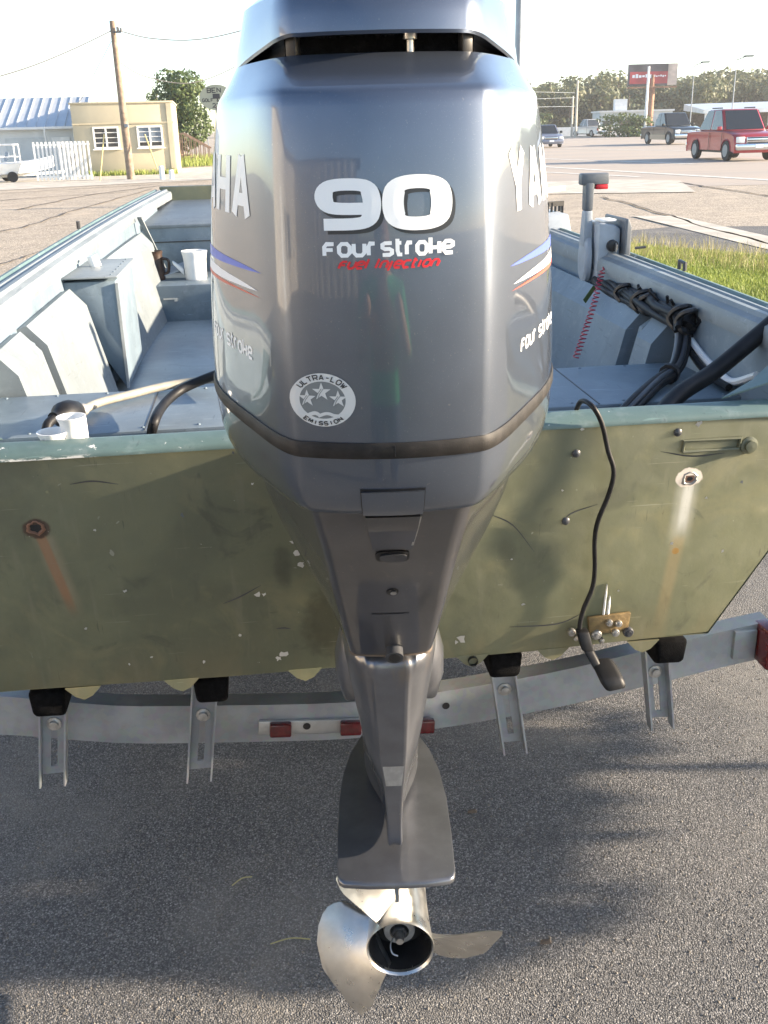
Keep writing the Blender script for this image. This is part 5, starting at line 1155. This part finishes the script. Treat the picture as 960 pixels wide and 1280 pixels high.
wp = [p0 + RZ for RZ in [Matrix.Rotation(YB, 3, 'Z') @ Vector(v) for v in ((0, -.5, 0), (W_, -.5, 0), (W_, -.05, 0), (0, -.05, 0))]]
o = blades(900, wp, .06, .28, .02).build('weeds', 'grass', kind='stuff'); o['label'] = 'weeds along the foot of the tan building'; o['category'] = 'weeds'
# oval shop sign on a post
ps = D(262, 122, 40); zc = ps.z; ps.z = 0; t = thing('oval_sign', 'cream oval shop sign on a dark post, half hidden by the motor', 'sign', ps)
sx0 = .25
c = MB(); n = 32; ov = [(sx0 + .62 * math.cos(2 * math.pi * k / n), zc + .44 * math.sin(2 * math.pi * k / n)) for k in range(n)]
c.prism(ov, -.06, 0, 'Y'); c.build('board', 'signc', t)
c = MB(); c.tube([(sx0 + .02, .0, 0), (sx0 + .02, .0, zc - .3)], .09, 10); c.build('post', 'pole', t, 40)
c = MB(); f = lambda u, v: Vector((u, -.065, v)); text(c, 'BEN', SANS, f, -.06, zc + .17, .13, .15, .05, (.035, .035)); text(c, 'GOLF & ', SANS, f, -.26, zc - .14, .075, .10, .03, (.024, .024)); text(c, '22', SANS, f, .10, zc - .34, .11, .13, .04, (.03, .03)); c.build('lettering', 'k_decal', t)
c = MB(); c.box((.26, -.068, zc + .04), (.26, .01, .17)); c.build('emblem', 'k_decal', t)

# ------------------------------------------------------------------ right background
pl_ = D(647.5, 100, 26); pl_.z = 0
lp_ = thing('street_lamp', 'tall grey lamp post rising right behind the motor', 'street lamp', pl_)
c = MB(); c.tube([(0, 0, 0), (0, 0, 9)], [.105, .075], 14); c.build('post', 'lamp_pole', lp_, 40)
c = MB(); c.tube([(0, 0, 9), (.4, 0, 9.5), (1.3, 0, 9.6)], .05, 8); c.box((1.5, 0, 9.58), (.6, .25, .12)); c.build('lamp_head', 'lamp_pole', lp_, 40)
def far_pole(x, yt, yb, Y, r_, label, name='street_lamp', cat='street lamp', arm=0, mat='lamp_pole', group='far poles'):
    p = D(x, yb, Y); top = D(x, yt, Y).z; p.z = 0; t = thing(name, label, cat, p, 0, group)
    c = MB(); c.tube([(0, 0, 0), (0, 0, top)], [r_, r_ * .7], 8); c.build('post', mat, t, 40)
    if arm: c = MB(); c.bar((0, 0, top), (arm, 0, top + .25), .07, .07); c.box((arm + .2, 0, top + .28), (.8, .4, .12)); c.build('lamp_head', 'plast', t)
    return t
far_pole(806.5, 83, 155, 118, .18, 'white post in front of the billboard', 'sign_post', 'post', 0, 'trimw')
far_pole(719.5, 100, 165, 125, .16, 'taller pale utility pole before the far wood', 'utility_pole', 'utility pole', 0, 'conc')
far_pole(714.5, 120, 165, 126, .14, 'shorter pale pole beside the taller far pole', 'street_lamp', 'street lamp', 0, 'conc')
far_pole(862, 82, 160, 105, .06, 'far lamp post right of the billboard', arm=.8)
far_pole(913, 75, 160, 95, .06, 'far lamp post above the red car', arm=.8)
for i, (ya, yb, lab) in enumerate(((112, 116, 'topmost'), (121, 122, 'middle'), (131, 133, 'lowest'))):
    cable('overhead_wire', [D(600, ya + 6, 100), D(660, ya + 3, 112), D(719, yb, 125)], .022, lab + ' of the overhead wires before the far wood', mat='lamp_pole')
# billboard
Yb = 128; a_ = D(785, 94, Yb); b_ = D(846, 93, Yb); zc = (a_.z + b_.z) / 2; p = Vector(((a_.x + b_.x) / 2, Yb, 0)); t = thing('billboard', 'red and dark roadside billboard on a thick post', 'billboard', p)
wb = (b_.x - a_.x); hb = 2.35
c = MB(); c.box((0, 0, zc), (wb, .4, hb)); c.build('panel', 'bb_dark', t)
c = MB(); c.box((-wb * .05, -.22, zc - hb * .13), (wb * .84, .03, hb * .56)); c.build('red_field', 'bb_red', t)
c = MB(); c.box((wb * .40, -.24, zc), (wb * .19, .03, hb * .98)); c.build('portrait_field', 'bb_pale', t)
c = MB(); f = lambda u, v: Vector((u, -.27, v))
for u0, v0, n_, w_, h_ in ((-wb * .42, zc - .35, 6, .30, .42), (-wb * .02, zc - .25, 7, .16, .22)):   # blurred, unreadable line
    for i in range(n_): c.box((u0 + i * (w_ + .09) + w_ / 2, -.25, v0 + h_ / 2 + .03 * math.sin(i * 2.1)), (w_, .02, h_ * (.75 + .25 * math.sin(i * 1.7))))
c.build('print', 'w_decal', t)
c = MB(); c.box((0, -.1, zc - hb / 2 - .18), (wb, .7, .16)); c.build('catwalk', 'rust', t)
c = MB(); c.tube([(0, .1, 0), (0, .1, zc)], .42, 12); c.build('post', 'rust', t, 40)
# low white building and roofs
p = D(750, 160, 140); p.z = 0; t = thing('white_building', 'low flat white building below the billboard', 'building', p, R(-4))
wl = D(838, 158, 140).x - p.x; c = MB(); c.box((wl / 2, 4, 1.35), (wl, 8, 2.9)); c.build('wall', 'pale', t)
c = MB(); c.box((wl / 2, 4, 2.86), (wl + .4, 8.4, .2)); c.build('roof_edge', 'trimw', t)
for i in range(4): c = MB(); c.box((1.0 + i * 2.3, -.02, 1.2), (1.3, .05, 1.1)); c.build('window', 'glass_d', t)
c = MB(); c.box((wl * .30, 2, 3.6), (1.6, 1.4, 1.5)); c.build('rooftop_unit', 'trimw', t)
p = D(876, 156, 118); p.z = 0; t = thing('long_shed', 'long grey roofed shelter behind the pickup trucks', 'shed', p, R(3))
c = MB(); c.hexa([(0, -.5, 2.2), (16, -.5, 2.2), (16, 6, 2.6), (0, 6, 2.6), (0, -.5, 2.6), (16, -.5, 2.7), (16, 6, 3.4), (0, 6, 3.3)]); c.build('roof', 'metroof', t)
for i in range(5): c = MB(); c.box((.5 + i * 3.6, 0, 1.1), (.25, .25, 2.2)); c.build('post', 'trimw', t)
c = MB(); c.box((8, 5.5, 1.1), (15.5, .2, 2.2)); c.build('back_wall', 'bark', t)
p = D(668, 166, 135); p.z = 0; o = MB().box((4, 0, .55), (14, .3, 1.1)).build('roadside_wall', 'trimw'); o.location = p; tag(o, 'low white wall beyond the far road', 'wall')

# vehicles
def vehicle(name, label, loc, head, kind, paint, L, W, Ht, low=None, cat='car', group=None):
    t = thing(name, label, cat, loc, head, group); wr = Ht * .20; gc = Ht * .16; bh = Ht * (.57 if kind != 'sedan' else .60)
    yf, yr = L / 2, -L / 2; fa, ra = yf - L * .17, yr + L * .20; ar = wr * 1.22
    def arch(yc): return [(yc + ar * math.cos(math.pi * k / 8), max(gc, wr + ar * math.sin(math.pi * k / 8))) for k in range(9)]
    prof = [(yf, gc), (yf + .02, bh * .55), (yf - .06, bh * .86), (yf - L * .10, bh * .98), (yf - L * .26, bh * 1.04), (yr + .05, bh * 1.02), (yr, bh * .9), (yr, gc)] 
    prof = chaikin(prof, False, 2)
    prof = prof + arch(ra)[::-1] + arch(fa)[::-1]
    # loft across the width for tumblehome
    c = MB(); c.loft([[(x * W / 2, y * s, z if z < bh * .5 else z * k_) for y, z in prof] for x, s, k_ in ((-.97, .97, .90), (-1, .98, .96), (-.95, .99, .99), (-.6, 1, 1.0), (0, 1.006, 1.012), (.6, 1, 1.0), (.95, .99, .99), (1, .98, .96), (.97, .97, .90))]); body = c.build('body', paint, t, 48)
    if low: 
        for sx in (-1, 1): c = MB(); c.box((sx * (W / 2 + .004), (fa + ra) / 2, gc + bh * .14), (.02, fa - ra - 2 * ar, bh * .26)); c.build('lower_panel', low, t)
    c = MB(); c.box((0, 0, gc + .05), (W * .84, L * .92, .12)); c.build('chassis', 'black', t)
    g0, g1 = (yf - L * .27, yr + L * .02) if kind == 'suv' else (yf - L * .27, yf - L * .62) if kind == 'pickup' else (yf - L * .25, yf - L * .78) if kind == 'sport' else (yf - L * .24, yr + L * .12)
    r0, r1 = (g0 - L * .13, g1 + L * .06) if kind != 'sedan' else (g0 - L * .16, g1 + L * .13)
    if kind == 'sport': r1 = g1 + L * .13
    bw_, tw = W * .47, W * .40; zb_ = bh * 1.015
    c = MB(); c.hexa([(-bw_, g1, zb_), (bw_, g1, zb_), (bw_, g0, zb_), (-bw_, g0, zb_), (-tw, r1, Ht), (tw, r1, Ht), (tw, r0, Ht), (-tw, r0, Ht)]); c.build('roof', paint, t, bev=.10, seg=4)
    def quadpane(P, nm='window'):
        ctr = sum((Vector(p) for p in P), Vector()) / 4; n = (Vector(P[1]) - Vector(P[0])).cross(Vector(P[3]) - Vector(P[0])).normalized()
        if n.dot(ctr - Vector((0, (g0 + g1) / 2, (zb_ + Ht) / 2))) < 0: n = -n
        q_ = [ctr + (Vector(p) - ctr) * .88 + n * .012 for p in P]; MB().add(q_ + [v - n * .02 for v in q_], [(0, 1, 2, 3), (0, 1, 5, 4), (1, 2, 6, 5), (2, 3, 7, 6), (3, 0, 4, 7)]).build(nm, 'cglass', t)
    quadpane([(-bw_, g0, zb_), (bw_, g0, zb_), (tw, r0, Ht), (-tw, r0, Ht)], 'windscreen'); quadpane([(-bw_, g1, zb_), (bw_, g1, zb_), (tw, r1, Ht), (-tw, r1, Ht)], 'rear_window')
    k = 3 if kind == 'suv' else 2
    for sx in (-1, 1):
        for i in range(k):
            a0_, a1_ = i / k, (i + 1) / k; quadpane([(sx * bw_, g0 + (g1 - g0) * a0_, zb_), (sx * bw_, g0 + (g1 - g0) * a1_, zb_), (sx * tw, r0 + (r1 - r0) * a1_, Ht), (sx * tw, r0 + (r1 - r0) * a0_, Ht)])
        c = MB(); c.box((sx * (W / 2 + .09), g0 - .15, zb_ + .10), (.20, .12, .17)); c.build('mirror', 'black' if paint != 'c_red' else paint, t, bev=.03)
        c = MB(); c.box((sx * W * .38, yf - .02, bh * .72), (W * .18, .10, bh * .20)); c.build('headlight', 'hlamp', t, bev=.02)
        c = MB(); c.box((sx * W * .43, yr + .02, bh * .75), (W * .10, .08, bh * .28)); c.build('tail_lamp', 'redlens', t)
        for yc in (fa, ra):
            c = MB(); c.lathe([(wr * .62, -.11), (wr * .95, -.10), (wr, -.06), (wr, .06), (wr * .95, .10), (wr * .62, .11)], (sx * (W / 2 - .10), yc, wr), 'X', 24); wl_ = c.build('wheel', 'tyre', t, 40)
            c = MB(); c.lathe([(.03, sx * .125), (wr * .35, sx * .10), (wr * .62, sx * .115)], (sx * (W / 2 - .10), yc, wr), 'X', 16, True, True); c.build('rim', 'anode', wl_, 40)
        for yy in (g0 - .05, (g0 + g1) / 2) if kind != 'pickup' else (g0 - .05, g1):
            c = MB(); c.box((sx * (W / 2 + .002), yy, bh * .65), (.012, .02, bh * .62)); c.build('door_seam', 'black', t)
    c = MB(); c.box((0, yf + .01, bh * .70), (W * .52, .06, bh * .22)); c.build('grille', 'chrome', t, bev=.02)
    for z_ in (.62, .70, .78): c = MB(); c.box((0, yf + .045, bh * z_), (W * .48, .02, bh * .035)); c.build('grille_bar', 'black', t)
    for yy in (yf + .06, yr - .06): c = MB(); c.box((0, yy, gc + bh * .20), (W * .97, .20, bh * .22)); c.build('bumper', 'chrome' if kind != 'sedan' else paint, t, bev=.04)
    c = MB(); c.box((0, yf + .17, gc + bh * .22), (.34, .01, .13)); c.build('plate', 'w_decal', t)
    if kind in ('pickup', 'sport'): c = MB(); c.box((0, (g1 + yr) / 2 - .05, bh * 1.028), (W * .80, abs(g1 - yr) - .35, .02)); c.build('bed', 'black', t)
    if kind in ('suv', 'sport'):
        for sx in (-1, 1): c = MB(); c.tube([(sx * tw * .9, r0 - .2, Ht + .05), (sx * tw * .9, r1 + .2, Ht + .05)], .025, 6); c.build('roof_rail', 'black', t)
    return t
def road_at(x, y): p = G(x, y); p.z = 0; return p
vehicle('sport_utility_truck', 'red sport utility truck driving towards the right on the road', road_at(912, 199), R(-175), 'sport', 'c_red', 5.3, 2.0, 2.05, cat='car', group='cars on the road')
vehicle('pickup_truck', 'dark pickup truck with tan lower sides on the road', road_at(837, 180), R(-171), 'pickup', 'c_dark', 5.9, 2.1, 2.15, 'c_tan', 'pickup', 'cars on the road')
vehicle('pickup_truck', 'far white pickup truck seen from behind on the side road', road_at(738, 171.0), R(22), 'pickup', 'c_white', 5.5, 2.0, 1.95, None, 'pickup', 'cars on the road')
vehicle('saloon_car', 'blue-grey car coming forward right beside the motor', road_at(680, 184), R(-176), 'sedan', 'c_blue', 4.5, 1.8, 1.55, None, 'car', 'cars on the road')

# ------------------------------------------------------------------ behind the camera: the shop front the cowl mirrors, and the photographer
sp = thing('shop_building', 'long ribbed metal shop building behind the parking place', 'building', (-9.5, -9, 0))
def ribbed(path, z0, z1, name, mat):
    vs = []; fs = []
    for (xa, ya), (xb, yb) in zip(path, path[1:]):
        L = math.hypot(xb - xa, yb - ya); n = int(L / .15); nx, ny = -(yb - ya) / L, (xb - xa) / L
        for i in range(n + 1):
            t_ = i / n; d_ = .03 if (i // 2) % 2 else 0; b = len(vs); vs += [(xa + (xb - xa) * t_ + nx * d_, ya + (yb - ya) * t_ + ny * d_, z0), (xa + (xb - xa) * t_ + nx * d_, ya + (yb - ya) * t_ + ny * d_, z1)]
            if i: fs.append((b - 2, b, b + 1, b - 1))
    return MB().add(vs, fs).build(name, mat, sp)
ribbed([(0, 14), (0, 0), (7.4, -1.5)], 0, 3.9, 'wall', 'shopwall')
c = MB(); c.box((-3, 6, 4.0), (6.6, 17, .25)); c.box((3.6, -2.2, 4.05), (8, 1.6, .25), -.2); c.build('fascia', 'bark', sp)
c = MB(); c.box((.05, 9, 1.1), (.08, 1.2, 2.2)); c.build('door', 'trimw', sp)
for y_ in (2.5, 5.2): c = MB(); c.box((.06, y_, 1.5), (.06, 1.6, 1.1)); c.build('window', 'glass_d', sp)
# photographer, one skinned figure
def person():
    t = thing('person', 'person in a green shirt and jeans holding a camera up, behind the viewpoint', 'person', (.0, -.33, 0))
    V = [(0, 0, .95), (0, .01, 1.15), (0, .02, 1.36), (0, .03, 1.47), (0, .05, 1.56), (0, .06, 1.68),
         (.19, .01, 1.40), (.26, .06, 1.14), (.13, .22, 1.42), (-.19, .01, 1.40), (-.26, .06, 1.14), (-.13, .22, 1.42),
         (.10, 0, .90), (.11, .02, .50), (.11, 0, .08), (.12, .14, .04), (-.10, 0, .90), (-.11, .02, .50), (-.11, 0, .08), (-.12, .14, .04)]
    Ed = [(0, 1), (1, 2), (2, 3), (3, 4), (4, 5), (2, 6), (6, 7), (7, 8), (2, 9), (9, 10), (10, 11), (0, 12), (12, 13), (13, 14), (14, 15), (0, 16), (16, 17), (17, 18), (18, 19)]
    Rr = [.15, .14, .15, .07, .085, .09, .065, .05, .038, .065, .05, .038, .10, .07, .05, .04, .10, .07, .05, .04]
    me = bpy.data.meshes.new('figure'); me.from_pydata(V, Ed, []); ob = bpy.data.objects.new('figure', me); COL.objects.link(ob); ob.parent = t
    md = ob.modifiers.new('skin', 'SKIN')
    if not me.skin_vertices: 
        bpy.context.view_layer.objects.active = ob; bpy.ops.mesh.customdata_skin_add()
    for i, r_ in enumerate(Rr): me.skin_vertices[0].data[i].radius = (r_, r_ * (.75 if i < 3 else 1))
    me.skin_vertices[0].data[0].use_root = True
    ob.modifiers.new('sub', 'SUBSURF').levels = 2
    ob.modifiers['sub'].render_levels = 2
    a = Mat('figure_clothes', (.02, .42, .18), .8); x, y, z = a.sep()
    a.mix(z.ramp(.955, .945), (.04, .06, .13)); a.mix(z.ramp(1.465, 1.475), (.50, .30, .21)); a.mix((y.ramp(.09, .10) * z.ramp(1.1, 1.12)), (.50, .30, .21)); a.mix(z.ramp(1.665, 1.675), (.04, .025, .015))
    me.materials.append(a.m)
person()

# ------------------------------------------------------------------ thin haze over the place
hz = MB().box((10, 85, 5.2), (300, 300, 12.6)).build('haze', 'wire', kind='stuff'); hz.data.materials.clear(); hz['label'] = 'thin bright haze over the whole place'; hz['category'] = 'haze'
hm = bpy.data.materials.new('haze_air'); hm.use_nodes = True; hm.node_tree.nodes.clear()
ho = hm.node_tree.nodes.new('ShaderNodeOutputMaterial'); hv = hm.node_tree.nodes.new('ShaderNodeVolumePrincipled')
hv.inputs['Color'].default_value = (.92, .94, .96, 1); hv.inputs['Density'].default_value = .0006; hv.inputs['Anisotropy'].default_value = .2
hm.node_tree.links.new(hv.outputs[0], ho.inputs['Volume']); hz.data.materials.append(hm)
